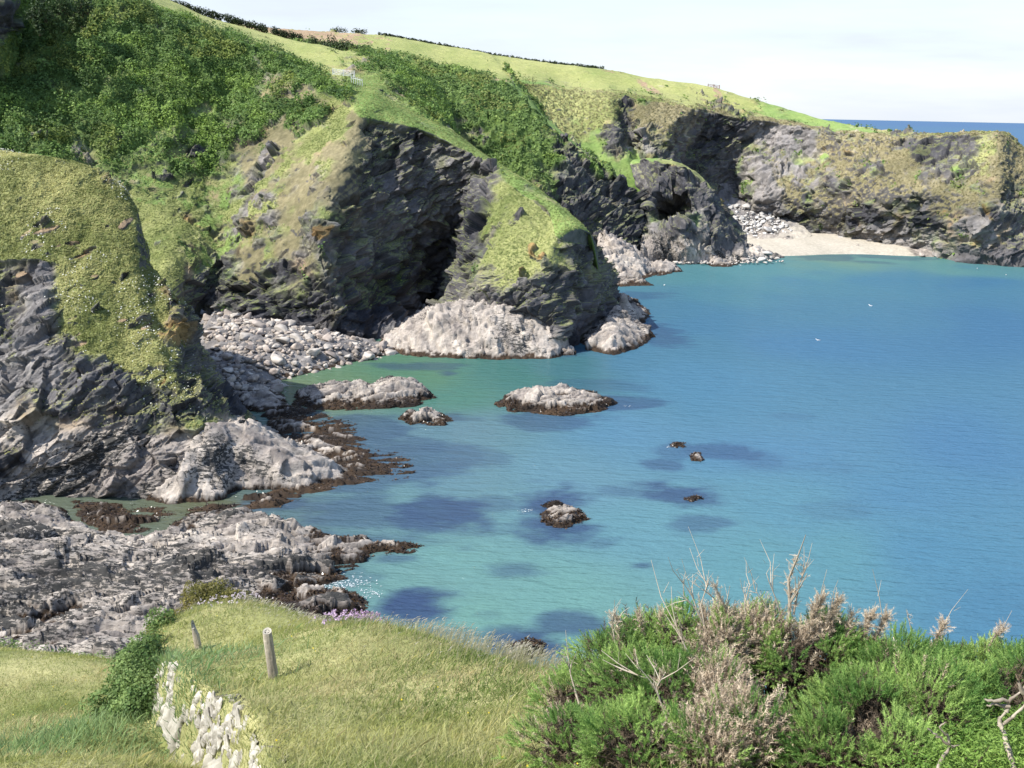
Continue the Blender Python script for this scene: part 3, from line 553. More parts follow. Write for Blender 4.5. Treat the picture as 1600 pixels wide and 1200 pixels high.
def two(c1, c2, t): return np.array(c1)*(1-t[:, None])+np.array(c2)*t[:, None]
def tri_leaf_cols(pos, rng, c1, c2, sc, seed, jit=0.35):
    t = np.clip(0.5+0.6*fbm(pos, sc, 3, seed)+rng.normal(size=len(pos))*0.2, 0, 1)
    return two(c1, c2, t)*(1+jit*(rng.random((len(pos), 1))-.5))
rg = np.random.default_rng(3)
ki = KEYS.index
def scrub_cover(name, Gv, Gw, Gn, n, size, lift, seed, c1=(.05, .10, .024), c2=(.17, .27, .065), extra=(), pale=0.12):
    nu, nv = Gv.shape[:2]; w = Gw.reshape(nu, nv, -1)
    p, nn = pick(Gv, Gn, np.clip(w[..., ki('S')], 0, 1)**1.5+1e-9, n, rg)
    cl = np.clip(0.5+0.8*fbm(p, 3.2, 2, seed+1), 0, 1.3)
    up = nn*0.4+np.array([0, 0, 0.8])
    p = p+up*(rg.random((n, 1))*lift*cl[:, None]*1.6)
    V, Fc = quads(p, nn+np.array([0, 0, .5]), size*(0.6+0.8*rg.random(n)), rg)
    kind = fbm(p, 11, 3, seed+4); c = tri_leaf_cols(p, rg, c1, c2, 4.5, seed)
    c = np.where((kind > 0.28)[:, None], c*np.array([1.3, 1.22, 1.0]), c); c = np.where((kind < -0.42)[:, None], c*np.array([1.4, 1.08, 1.0]), c)
    o = mesh_np(name, V, Fc, M_LEAF, np.repeat(c, 4, 0)); o['kind'] = 'stuff'; o['label'] = 'dense green scrub and bracken covering the slope'; o['category'] = 'scrub'
scrub_cover('scrub', Dv, Dw, Dn, 150000, 0.54, 1.05, 301)
scrub_cover('scrub', Bv, Bw, Bn, 45000, .8, .9, 311, c1=(.07, .125, .035), c2=(.20, .29, .085))
scrub_cover('scrub', Av, Aw, An, 12000, 0.9, 1.0, 321)
def tufts(name, Gv, Gw, Gn, keys, n, h, wd, c1, c2, seed, label, jit=.4):
    nu, nv = Gv.shape[:2]; w = Gw.reshape(nu, nv, -1)[..., [ki(k) for k in keys]].sum(-1)
    p, nn = pick(Gv, Gn, np.clip(w, 0, 1)**2+1e-9, n, rg)
    V, Fc = quads(p+nn*h*.25*rg.random((n, 1)), nn*.9+np.array([-.15, -.1, .5]), h*(.6+.9*rg.random(n)), rg, wd, .55)
    c = tri_leaf_cols(p, rg, c1, c2, 5, seed, jit)
    o = mesh_np(name, V, Fc, M_GRASS, np.repeat(c, 4, 0)); tag(o, label, 'grass', kind='stuff')
tufts('rough_grass', Ev, Ew, En, 'TGV', 80000, .38, .3, (.17, .195, .055), (.47, .45, .19), 331, 'rough dry grass on the near left headland')
tufts('rough_grass', Dv, Dw, Dn, 'TV', 60000, .45, .3, (.14, .185, .05), (.38, .41, .155), 341, 'rough grass on the slopes of the near spur')
tufts('rough_grass', Av, Aw, An, 'TH', 22000, .7, .4, (.15, .14, .06), (.32, .28, .15), 351, 'rough grass on the far headland')
# white flowers in drifts on the left headland
nu, nv = Ev.shape[:2]; p, nn = pick(Ev, En, Ew.reshape(nu, nv, -1)[..., ki('T')]+1e-9, 9000, rg)
q = project(p); m = (fbm(p, 7, 3, 361)+.35*fbm(p, 2, 2, 363)-(q[:, 0]-60)/900 > .12) & (rg.random(len(p)) < .6); p, nn = p[m], nn[m]
V, Fc = quads(p+nn*.25+np.array([0, 0, .12]), nn+np.array([-.3, -.5, .3]), .09+.17*rg.random(len(p))**2, rg, .8, .5)
tag(mesh_np('white_flowers', V, Fc, M_LEAF, np.tile([.62, .62, .55], (len(V), 1))), 'drifts of small white flowers on the left headland slope', 'flowers', kind='stuff')
# glossy weed fronds on the shore rocks
wp = np.concatenate(WEEDPTS); wp = wp[(wp[:, 2] > -.05) & in_view(wp)]
p = wp[rg.choice(len(wp), 42000)]+rg.normal(size=(42000, 3))*[.08, .08, .02]
V, Fc = quads(p+[0, 0, .03], np.tile([0, 0, 1.], (len(p), 1)), .14+.3*rg.random(len(p)), rg, .4, .75)
c = two((.016, .010, .007), (.085, .05, .02), rg.random(len(p)) * np.clip(.6+.7*fbm(p, 4, 3, 371), 0, 1.3))
tag(mesh_np('seaweed', V, Fc, M_WEED, np.repeat(c, 4, 0)), 'wet brown seaweed draped over the tidal rocks', 'seaweed', kind='stuff')

# ------------------------------------------------------------------ boulders
import bmesh
def boulder_mesh(k, flat=.7):
    bm = bmesh.new(); bmesh.ops.create_icosphere(bm, subdivisions=3, radius=1)
    v = np.array([x.co[:] for x in bm.verts]); fc = np.array([[x.index for x in f.verts] for f in bm.faces]); bm.free()
    r = np.random.default_rng(100+k)
    for _ in range(15):                       # chop flat faces off a ball
        d = r.normal(size=3); d /= np.linalg.norm(d); h = r.uniform(.38, .8); e = v @ d-h; v = v-np.maximum(e, 0)[:, None]*d*.95
    v = v*[r.uniform(.9, 1.35), r.uniform(.75, 1.05), flat*r.uniform(.8, 1.2)]
    f, rn = facet(v+k*9.7, .5, k); v = v+v/np.linalg.norm(v, axis=1, keepdims=True)*(f*.12+.05*fbm(v+k*5.3, .35, 3, k))[:, None]
    return v, fc, rn
BM_ = {}
def boulder_kind(tint, ks):
    out = []
    for k in ks:
        v, fc, rn = boulder_mesh(k); t = np.clip(.5+.5*fbm(v+k*3.1, .6, 3, k), 0, 1)
        out.append(mesh_np('boulder', v, fc, M_BOUL, two(tint[0], tint[1], t)*(.85+.3*rn[:, None]), link=False))
    return out
WARM = [boulder_kind(((.20, .165, .145), (.38, .33, .285)), range(0, 5)), boulder_kind(((.26, .235, .205), (.43, .39, .345)), range(5, 9))]
GREY = [boulder_kind(((.13, .14, .16), (.26, .27, .29)), range(9, 13))]
WHITE = [boulder_kind(((.30, .285, .265), (.50, .48, .45)), range(13, 18))]
def inside(pt, poly):
    x, y = pt; c = False; j = len(poly)-1
    for i in range(len(poly)):
        if (poly[i][1] > y) != (poly[j][1] > y) and x < (poly[j][0]-poly[i][0])*(y-poly[i][1])/(poly[j][1]-poly[i][1])+poly[i][0]: c = not c
        j = i
    return c
rr_ = random.Random(5)
def strew(poly, n, rmin, rmax, meshes, hfun, label, group, gap=.8, power=2.2, sink=.25, at=lambda x, y: Z(x, y, 1.5)):
    done = []; tries = 0; o2 = [at(x, y)[:2] for x, y in poly]
    lo_ = np.min(o2, 0); hi_ = np.max(o2, 0)
    while len(done) < n and tries < 40000:
        tries += 1; r = rmin+(rmax-rmin)*(rr_.random()**power)*(1-tries/45000)
        x, y = rr_.uniform(lo_[0], hi_[0]), rr_.uniform(lo_[1], hi_[1])
        if not inside((x, y), o2) or any((x-a)**2+(y-b)**2 < (gap*(r+c))**2 for a, b, c in done): continue
        done.append((x, y, r)); o = bpy.data.objects.new('boulder', rr_.choice(rr_.choice(meshes))); COL.objects.link(o)
        o.location = (x, y, hfun(x, y)+r*sink); o.scale = (r, r, r); o.rotation_euler = (rr_.uniform(-.35, .35), rr_.uniform(-.35, .35), rr_.uniform(0, 6.28))
        tag(o, label, 'boulder', group)
strew([(322,522),(345,505),(400,512),(480,520),(540,530),(600,536),(625,548),(560,560),(500,572),(448,588),(436,604),(372,628),(338,612)], 195, .6, 1.75, WARM, cob_h, 'pinkish buff boulder lying among others on the cobble cove beach', 'boulders on the cobble cove beach', gap=.72, power=1.7)
strew([(305,478),(330,468),(372,492),(382,512),(345,512),(318,508)], 22, .7, 1.8, GREY, lambda x, y: max(cob_h(x, y), 3.2), 'blue-grey boulder heaped in the mouth of the gully', 'grey boulders in the gully mouth')
bh = lambda x, y: float(np.interp(y, [290, 325, 350, 375, 400], [0, .3, 1.5, 3.4, 4.5]))
tY = lambda py: float(np.interp(py, [310, 345, 376], [380, 362, 343])); tat = lambda x, y: P(x, y, tY(y))
loft('talus', [[(x, 378, 342), (x, 360, tY(360)), (x, 340, tY(340)), (x, 316, tY(316))] for x in (1090, 1130, 1170, 1215)]+[[(1262, 379, 341), (1264, 374, 345), (1266, 370, 349), (1268, 366, 353)]], ['BPLR', 'BPLL', 'BPLL', 'BPLL', 'BBBB'], .6, seed=9, edge=False, rock=.4, back=[(0, 10, 6)]*4+[(0, 4, 0)])
th = lambda x, y: float(np.interp(y, [342, 345, 362, 380], [.6, P(1175, 372, 345)[2], P(1175, 345, 362)[2], P(1175, 310, 380)[2]]))
strew([(1128,322),(1150,318),(1185,328),(1220,342),(1240,360),(1200,368),(1160,374),(1135,360)], 46, .8, 3.0, WHITE, th, 'white angular boulder in the heap at the back of the far beach', 'white boulders at the back of the far beach', at=tat, gap=.72)
strew([(1230,360),(1290,368),(1360,378),(1440,388),(1440,393),(1350,386),(1280,378),(1230,372)], 22, .5, 1.8, WHITE+WARM, bh, 'pale boulder on the sand below the far cliff', 'boulders along the foot of the far cliff', gap=1.1)
strew([(985,382),(1060,388),(1120,392),(1200,398),(1225,404),(1120,405),(1050,403),(1000,398)], 26, .7, 1.9, WHITE+WARM, lambda x, y: .8+max(0, (y-296)*.1), 'pale rubble block below the spur with the small cave', 'pale blocks below the cave spur')
strew([(1440,391),(1500,394),(1600,402),(1600,406),(1500,401),(1440,397)], 18, .6, 1.7, WHITE+WARM, lambda x, y: .5, 'pale block at the tide line under the right hand cliff', 'pale blocks under the right hand cliff')
def shingle(name, poly, n, rmin, rmax, hfun, c1, c2, label, at=lambda x, y: Z(x, y, 1.5)):
    o2 = [at(x, y)[:2] for x, y in poly]; lo_ = np.min(o2, 0); hi_ = np.max(o2, 0); r = np.random.default_rng(n); VV, FF, CC = [], [], []; bm = bmesh.new(); bmesh.ops.create_icosphere(bm, subdivisions=1, radius=1)
    v0 = np.array([x.co[:] for x in bm.verts]); f0 = np.array([[x.index for x in f.verts] for f in bm.faces]); bm.free()
    while len(VV) < n:
        x, y = lo_+(hi_-lo_)*r.random(2)
        if not inside((x, y), o2): continue
        q = rmin+(rmax-rmin)*r.random()**2; v = v0*(1+.3*r.normal(size=(len(v0), 1)))*q*[1, .8, .6]; w = r.random()*6.28
        v = v @ np.array([[math.cos(w), math.sin(w), 0], [-math.sin(w), math.cos(w), 0], [0, 0, 1]]); FF.append(f0+len(VV)*len(v0)); VV.append(v+[x, y, hfun(x, y)+q*.2]); t = r.random(); CC.append(np.tile(np.array(c1)*(1-t)+np.array(c2)*t, (len(v0), 1)))
    tag(mesh_np(name, np.concatenate(VV), np.concatenate(FF), M_BOUL, np.concatenate(CC)), label, 'stones', kind='stuff')
shingle('cobbles', [(310,500),(345,505),(400,512),(480,520),(540,530),(640,540),(650,552),(560,566),(500,578),(448,595),(436,612),(372,634),(330,618)], 1500, .2, .75, cob_h, (.17, .145, .125), (.40, .35, .30), 'smaller cobbles filling the gaps of the cobble cove beach')
shingle('rubble', [(985,385),(1060,390),(1120,394),(1200,399),(1228,405),(1120,408),(1050,406),(998,400)], 420, .25, .8, lambda x, y: .5+max(0, (y-294)*.1), (.3, .27, .24), (.55, .5, .45), 'pale rubble along the foot of the cave spur')
shingle('rubble', [(1128,322),(1150,318),(1185,328),(1220,342),(1240,360),(1200,372),(1160,377),(1135,366)], 350, .3, .9, th, (.3, .29, .27), (.6, .57, .53), 'smaller pale rubble between the white boulders of the far beach', tat)
# ------------------------------------------------------------------ hedges and shrubs on the skyline
def leafy(name, blobs, n, size, c1, c2, seed, label, cat, group=None, stems=True, mat=None, stemcol=(.09, .065, .045), aspect=.6):
    """blobs: (x,y,z,rx,ry,rz) in metres; leaves through the volume, thicker at the surface"""
    b = np.array(blobs, float); r = np.random.default_rng(seed); base = b[:, :3].mean(0); base[2] = (b[:, 2]-b[:, 5]).min()
    root = empty(name, base); tag(root, label, cat, group)
    i = r.choice(len(b), n, p=(b[:, 3]*b[:, 5])/(b[:, 3]*b[:, 5]).sum()); d = r.normal(size=(n, 3)); d /= np.linalg.norm(d, axis=1, keepdims=True)
    rad = r.random((n, 1))**.35; p = b[i, :3]+d*rad*b[i, 3:]
    p = p+d*(fbm(p, b[:, 3].mean()*.5, 3, seed)[:, None]*.28*b[i, 3:]); keep = fbm(p, b[:, 3].mean()*.45, 2, seed+3) > -.45; p, d = p[keep], d[keep]
    V, Fc = quads(p-base, d+np.array([0, 0, .4]), size*(.6+.8*r.random(len(p))), r, aspect)
    c = tri_leaf_cols(p, r, c1, c2, b[:, 3].mean()*.7, seed+5); mesh_np('foliage', V, Fc, mat or M_LEAF, np.repeat(c, 4, 0), root)
    if stems:
        SV, SF_ = [], []
        for k in range(len(b)*4):
            q = b[k % len(b)]; a = np.array([q[0]+r.normal()*.12*q[3], q[1]+r.normal()*.12*q[4], q[2]-q[5]*1.05])-base; e = q[:3]-base+r.normal(size=3)*q[3:]*.55
            tube([a, (a+e)/2+r.normal(size=3)*.1*q[3], e], [q[5]*.035, q[5]*.025, q[5]*.01], SV, SF_)
        SV = np.array(SV); mesh_np('stems', SV, np.array(SF_), M_TWIG, np.tile(stemcol, (len(SV), 1)), root)['kind'] = 'stuff'
    return root
def tube(pts, rad, Vl, Fl, n=5):
    pts = np.array(pts, float); b0 = len(Vl)
    for k in range(len(pts)):
        t = pts[min(k+1, len(pts)-1)]-pts[max(k-1, 0)]; t = t/(np.linalg.norm(t)+1e-9)
        a = np.cross(t, [.3, .9, .2]); a /= np.linalg.norm(a)+1e-9; c = np.cross(t, a)
        for j in range(n):
            w = 2*math.pi*j/n; Vl.append(pts[k]+(a*math.cos(w)+c*math.sin(w))*rad[k])
    for k in range(len(pts)-1):
        for j in range(n):
            Fl.append([b0+k*n+j, b0+k*n+(j+1) % n, b0+(k+1)*n+(j+1) % n, b0+(k+1)*n+j])
def hedge_blobs(path, h, seed, step=None, wob=.22):
    r = np.random.default_rng(seed); pts = np.array([P(*q) for q in path]); out = []
    seg = np.linalg.norm(np.diff(pts, axis=0), axis=1); L_ = np.concatenate([[0], np.cumsum(seg)]); step = step or h*.5
    for s_ in np.arange(0, L_[-1], step):
        p = np.array([np.interp(s_, L_, pts[:, k]) for k in range(3)]); hh = h*(1+wob*r.normal()*.5)
        out.append((p[0]+r.normal()*.2*h, p[1]+r.normal()*.2*h, p[2]+hh*.32, h*.6, h*.6, hh*.6))
    return out
DK1, DK2 = (.02, .035, .014), (.065, .085, .035)
leafy('hedgerow', hedge_blobs([(190,-4,352),(262,6,356),(330,26,360),(400,45,366),(472,64,372)], 2.4, 1), 14000, .5, DK1, DK2, 401, 'long dark hedge along the skyline of the nearest field at top left', 'hedge')
leafy('hedgerow', hedge_blobs([(594,55,460),(690,73,460),(770,88,460),(840,98,460),(930,108,458)], 1.5, 2), 12000, .6, DK1, DK2, 402, 'thin dark hedge along the skyline of the middle field', 'hedge')
leafy('hedgerow', hedge_blobs([(498,74,350),(540,80,345),(585,95,335),(630,116,326),(665,135,318),(692,158,308)], 3.6, 3), 12000, .6, DK1, (.06, .09, .03), 403, 'thick dark hedge running down into the combe', 'hedge')
for (x, y, Y, r_, lb) in [(530,51,462,2.6,'rounded bush on the skyline above the ploughed field'),(562,52,462,2.2,'low bush on the skyline right of the rounded one'),(923,107,456,1.6,'small bush left of the stony path on the far skyline'),(934,110,456,2.0,'larger of two small bushes by the stony path on the far skyline')]:
    q = P(x, y, Y); leafy('bush', [(q[0]+dx*r_, q[1], q[2]+r_*.3, r_*.8, r_*.8, r_*.6) for dx in (-.8, 0, .9)], 500, .6, DK1, DK2, int(x), lb, 'bush')
for (x, y, Y, r_, lb) in [(437,93,250,.9,'small dark bush at the field edge above the scrub'),(425,90,251,.6,'little dark bush left of its larger neighbour at the field edge'),(497,112,243,.7,'small reddish bush near the field gate'),(828,130,372,2.6,'dark bush in the hollow at the head of the far cliffs')]:
    q = P(x, y, Y); leafy('bush', [(q[0]+dx*r_, q[1], q[2]+r_*.4, r_*.7, r_*.7, r_*.7) for dx in (-.5, .5)], 260, .3, DK1, DK2, int(x), lb, 'bush')
# dark crag and its trees in the top left corner
CR = [[(x0+k*4, y, Y0+k*2.0) for k, y in enumerate((66, 45, 20, -10, -40))] for x0, Y0 in ((-110, 206), (-50, 209), (-20, 213), (8, 220), (34, 232), (52, 246))]
_, Cv, Cw, Cn = loft('crag', CR, ['RRRRR', 'RRRRR', 'RRRRS', 'SRRSS', 'SSSSS', 'SSSSS'], .6, seed=8, edge=False, back=[(0, 20, 2)]*6)
scrub_cover('scrub', Cv, Cw, Cn, 16000, .6, .8, 327)
for k, (x, y, Y, r_, lb) in enumerate([(60,30,216,2.6,'dark shrub hanging on the crag in the top left corner'),(95,20,221,3.0,'tall dark shrub in the middle of the top left thicket'),(88,46,218,2.1,'pale green rounded shrub below the dark thicket'),(125,18,230,2.8,'rightmost dark shrub of the thicket at top left'),(118,38,226,1.5,'small bright shrub at the right foot of the thicket')]):
    q = P(x, y, Y); cc2 = ((.04, .075, .02), (.11, .16, .05)) if k in (2, 4) else ((.02, .04, .012), (.06, .1, .03))
    leafy('shrub', [(q[0]+a*r_, q[1]+b_*r_, q[2]+c*r_, r_*.6, r_*.6, r_*.6) for a, b_, c in ((0, 0, 0), (.5, .2, .4), (-.5, .1, .3), (.1, 0, .8), (0, 0, -.6))], 1500, .5, cc2[0], cc2[1], 420+k, lb, 'shrub')
# ------------------------------------------------------------------ gates, fences, gulls
def bars(lst, r, col, name, parent, mat=M_PAINT, n=5):
    Vl, Fl = [], []
    for a, b in lst: tube([a, b], [r, r], Vl, Fl, n)
    Vl = np.array(Vl); return mesh_np(name, Vl, np.array(Fl), mat, np.tile(col, (len(Vl), 1)), parent)
def gate_at(a, b, h, nb, name, label, col, r=.04):
    root = empty(name, a); tag(root, label, 'gate'); d = b-a; up = np.array([0, 0, 1.])
    bars([(up*h*(.15+.85*k/(nb-1)), d+up*h*(.15+.85*k/(nb-1))) for k in range(nb)], r, col, 'rail', root)
    for t in (0.0, .5, 1.0): bars([(d*t, d*t+up*h*1.12)], r*1.6, col, 'post', root)
    bars([(up*h*.15, d*.5+up*h), (d+up*h*.15, d*.5+up*h)], r*.8, col, 'brace', root)
    return root
WGT = (.55, .56, .54)
gate_at(P(520, 117, 243), P(554, 121, 241), 1.35, 5, 'field_gate', 'pale metal field gate on the grassy ridge', WGT, .05)
gate_at(P(1106, 139, 437), P(1124, 141, 437), 1.9, 4, 'kissing_gate', 'reddish wooden gate on the skyline at the head of the path', (.22, .10, .07), .09)
root = empty('fence', P(549, 128, 238)); tag(root, 'short pale paling fence beside the field gate', 'fence'); b0 = P(549, 128, 238)
for k in range(6):
    q = P(549+k*3.4, 127+k*1.1, 238-k*.5)-b0; bars([(q-[0, 0, .3], q+[0, 0, 1.3])], .07, WGT, 'paling', root)
bars([(np.array([0, 0, .9]), P(566, 132, 235.5)-b0+[0, 0, .9])], .05, WGT, 'rail', root)
def gull(loc, rz, label):
    root = empty('gull', loc, rz); tag(root, label, 'gull', 'gulls resting on the bay')
    Vl = []; Fl = []; prof = [(-.30, .015, .05), (-.22, .06, .05), (-.08, .10, .04), (.06, .10, .04), (.15, .06, .08), (.19, .04, .14), (.23, .05, .19), (.28, .035, .19), (.33, .008, .175)]
    n = 8
    for (x, r, z) in prof:
        for j in range(n): w = 2*math.pi*j/n; Vl.append((x, r*math.cos(w), z+r*math.sin(w)*.85))
    for k in range(len(prof)-1):
        for j in range(n): Fl.append([k*n+j, k*n+(j+1) % n, (k+1)*n+(j+1) % n, (k+1)*n+j])
    Vl = np.array(Vl)*1.5; mesh_np('body', Vl, np.array(Fl), M_BOUL, np.tile([.8, .8, .78], (len(Vl), 1)), root, True)
    for s in (-1, 1):
        W_ = np.array([[.12, s*.10, .09], [.0, s*.125, .085], [-.18, s*.08, .075], [-.40, s*.02, .085], [-.1, s*.06, .13], [.1, s*.07, .12]])*1.5
        mesh_np('wing', W_, [[0, 1, 4, 5], [1, 2, 3, 4]], M_BOUL, np.tile([.35, .37, .40], (6, 1)), root)
for x, y, lb in [(1360, 478, 'white gull on the open water in the middle of the bay'), (1157, 415, 'white gull near the rock off the far beach'), (1278, 532, 'white gull lowest and nearest on the bay'), (1527, 420, 'white gull near the right hand cliff'), (1572, 430, 'rightmost white gull on the bay'), (1038, 446, 'white gull beside the weedy ledge')]:
    gull(Z(x, y, 0.0), rr_.uniform(0, 6), lb)
# foam where the swell breaks
fp = []
for (x0, y0, x1, y1, n, sp) in [(500,918,570,908,420,.7),(545,935,590,925,160,.5),(812,800,832,797,50,.25),(1040,699,1056,698,30,.2),(735,1008,775,1012,40,.3),(975,634,985,635,14,.2),(540,938,560,936,60,.2),(470,925,520,915,70,.4)]:
    t = rg.random((n, 1)); a, b = Z(x0, y0, .02), Z(x1, y1, .02); q = a+(b-a)*t+rg.normal(size=(n, 3))*[sp, sp, 0]; fp.append(q)
fp = np.concatenate(fp); fp[:, 2] = .03+rg.random(len(fp))*.03
V, Fc = quads(fp, np.tile([0, 0, 1.], (len(fp), 1)), .05+.3*rg.random(len(fp))**2.5, rg, .35, .06)
V[:, 1] = V[:, 1]
tag(mesh_np('foam', V, Fc, M_BOUL, np.tile([.45, .49, .5], (len(V), 1))), 'white foam where the swell breaks over weedy rocks', 'foam', kind='stuff')
# ------------------------------------------------------------------ the near hillside
mq = lambda r: np.sqrt(r*r+4.0)
BANK = [(305,1015,16),(426,1060,12.5),(330,937,21),(250,962,20),(400,955,19.6),(450,966,19),(520,984,17.8),(600,1003,16.4),(690,1026,15),(760,1042,14),(870,1058,12.6),(600,1100,10.6),(600,1200,8.1),(800,1200,7.3),(400,1200,8.2),(245,1028,14.5),(300,1072,12.3),(375,1105,10.3),
        (800,1110,10),(1000,1200,6.7),(1000,1100,9.6),(1000,1075,11.5)]
bp = [P(*q) for q in BANK] + [np.array(q, float) for q in [(0,0,40.4),(5,0,40.4),(-5,0,39.6),(-9,3,37),(9,3,39.6),(2.2,5.6,37.7),(4.5,5.6,37.9),(5,8.5,36.2),(3,9,35.9),(6.5,11,35.2),(3.5,11.5,34.6),(9,8,37.2),(-6.2,17,32.4),(-7,19.5,31.4)]]
crest = [P(*q) for q in [(250,945,20.5),(330,935,21),(450,965,19),(600,1002,16.4),(760,1041,14),(870,1057,12.6)]]+[np.array(q, float) for q in [(3.5,12,34.5),(6.5,12,35),(10,11,36)]]
for q in crest: bp += [q+[0, 2.5, -3.4], q+[.3, 7, -11], q+[.8, 16, -23]]
hb = rbf_fit([q[:2] for q in bp], np.array([q[2] for q in bp]), mq)
LOW = [(0,1190,12.5),(0,1110,16),(0,1040,22),(80,1036,21.5),(160,1032,20),(100,1110,15.5),(150,1190,11.8),(250,1195,11),(232,1120,13.9),(-120,1120,16),(-120,1045,22),(-150,1200,12.5)]
lp = [P(*q) for q in LOW]; lp += [P(400,1200,8.2)-[0.9, 0.3, 1.1], P(420,1300,6.3)-[.9, .3, 1.0], P(245,1028,14.5)-[.5, -.2, 1.25], P(300,1072,12.3)-[.5, .2, 1.25], P(330,960,20)-[1.2, 0, 1.5]]
for q in [P(-120,1045,22), P(0,1040,22), P(80,1036,21.5), P(160,1030,20.5)]: lp += [q+[0, 2.5, -3.6], q+[0, 8, -13], q+[0, 16, -24]]
hl = rbf_fit([q[:2] for q in lp], np.array([q[2] for q in lp]), mq)
WL = np.array([P(*q)[:2] for q in [(330,930,21.2),(238,975,18.5),(245,1028,14.5),(300,1072,12.3),(375,1105,10.3),(402,1190,8.3),(420,1300,6.2)]]); WL = np.concatenate([[WL[0]+[1.5, 6]], WL, [WL[-1]+[.5, -6]]])
def side(q):
    best = np.full(len(q), 1e9); sg = np.zeros(len(q))
    for a, b in zip(WL[:-1], WL[1:]):
        ab = b-a; t = np.clip(((q-a) @ ab)/(ab @ ab), 0, 1); d = q-a-t[:, None]*ab; r = np.linalg.norm(d, axis=1); c = ab[0]*(q[:, 1]-a[1])-ab[1]*(q[:, 0]-a[0])
        m = r < best; best = np.where(m, r, best); sg = np.where(m, np.sign(c), sg)
    return best*sg                                     # positive: on the bank side
def ground(q, rough=True):
    s_ = side(q); s_ = s_ if s_[np.argmin(((q-bp[1][:2])**2).sum(1))] else s_
    z = hl(q)+(hb(q)-hl(q))*smooth(-.32, .12, s_*SIDE)
    if rough:
        p = np.concatenate([q, np.zeros((len(q), 1))], 1); z = z+.07*fbm(p, 1.6, 4, 501)+.02*fbm(p, .3, 2, 503)
    return z
SIDE = 1.0
if side(np.array([bp[1][:2]]))[0] < 0: SIDE = -1.0
gx = np.concatenate([np.arange(-26, -13, .4), np.arange(-13, 6, .09), np.arange(6, 16, .4)]); gy = np.concatenate([np.arange(-3, 4, .5), np.arange(4, 24, .1), np.arange(24, 44, .6)])
g = np.stack(np.meshgrid(gx, gy, indexing='ij'), -1).reshape(-1, 2); z = ground(g); p = np.concatenate([g, z[:, None]], 1)
t = np.clip(.5+.6*fbm(p, 1.5, 4, 511), 0, 1); c = two((.12, .145, .04), (.33, .31, .14), t)
far = smooth(21, 25, g[:, 1])[:, None]; c = c*(1-far)+np.array([.12, .11, .07])*far
tag(mesh_np('hillside', p, grid_faces(len(gx), len(gy)), M_GROUND, c, smooth_=True), kind='structure')
G1 = lambda x, y: float(ground(np.array([[x, y]]), False)[0])
Gv = p.reshape(len(gx), len(gy), 3); Gn = np.cross(np.gradient(Gv, axis=0), np.gradient(Gv, axis=1)); Gn /= np.linalg.norm(Gn, axis=2, keepdims=True)
rg2 = np.random.default_rng(12)
def blades(name, n, h, w, cols, seed, label, wt=None, lean=(.18, .05), curl=.75, head=None):
    d = np.linalg.norm(Gv, axis=2)
    base = np.where((Gv[..., 1] < 22.5) & (Gv[..., 1] > 4.5), 1/np.maximum(Gv[..., 1], 5)**1.3, 0)
    if wt is not None: base = base*wt
    p, nn = pick(Gv, Gn, base, n, rg2)
    pq = fbm(p, 1.2, 3, seed); hh = h*(.45+.9*rg2.random((n, 1)))*(1+.5*pq[:, None]).clip(.4, 1.8)
    dr = np.array([lean[0], lean[1], 1.])+rg2.normal(size=(n, 3))*[curl, curl, .15]; dr /= np.linalg.norm(dr, axis=1, keepdims=True)
    s_ = rg2.normal(size=(n, 3)); s_[:, 2] *= .2; s_ /= np.linalg.norm(s_, axis=1, keepdims=True)
    mid = p+dr*hh*.55; tip = p+dr*hh+np.array([.25, .08, -.12])*hh*rg2.random((n, 1))
    V = np.stack([p-s_*w, p+s_*w, mid+s_*w*.8, tip, mid-s_*w*.8], 1).reshape(-1, 3)
    t1 = np.clip(.5+.65*fbm(p, 1.9, 4, seed+1)+.22*rg2.normal(size=n), 0, 1); t2 = np.clip(.5+.7*fbm(p, .9, 3, seed+5)+.2*rg2.normal(size=n), 0, 1)
    c = two(cols[0], cols[1], t1); m = (t2 > .66)[:, None]; c = np.where(m, two(cols[2], cols[3], t1), c); c *= .75+.5*rg2.random((n, 1))
    Fq = np.arange(5*n).reshape(-1, 5)
    o = mesh_np(name, V, Fq, M_GRASS, np.repeat(c, 5, 0)); tag(o, label, 'grass', kind='stuff'); return p, tip
sd = (side(Gv.reshape(-1, 3)[:, :2])*SIDE).reshape(Gv.shape[:2]); wallm = np.where((sd > -.45) & (sd < .1) & (Gv[..., 1] < 16), .4, 1)
blades('grass', 260000, .075, .0042, ((.13, .19, .045), (.36, .36, .125), (.46, .40, .21), (.25, .29, .10)), 521, 'short wind-blown grass on the near hillside', wallm)
blades('grass', 26000, .17, .0035, ((.18, .23, .07), (.46, .43, .2), (.54, .47, .27), (.3, .33, .13)), 531, 'longer pale grass stems among the turf', wallm*np.clip(.2+fbm(Gv.reshape(-1, 3), 2.5, 2, 533).reshape(sd.shape), 0, 1))
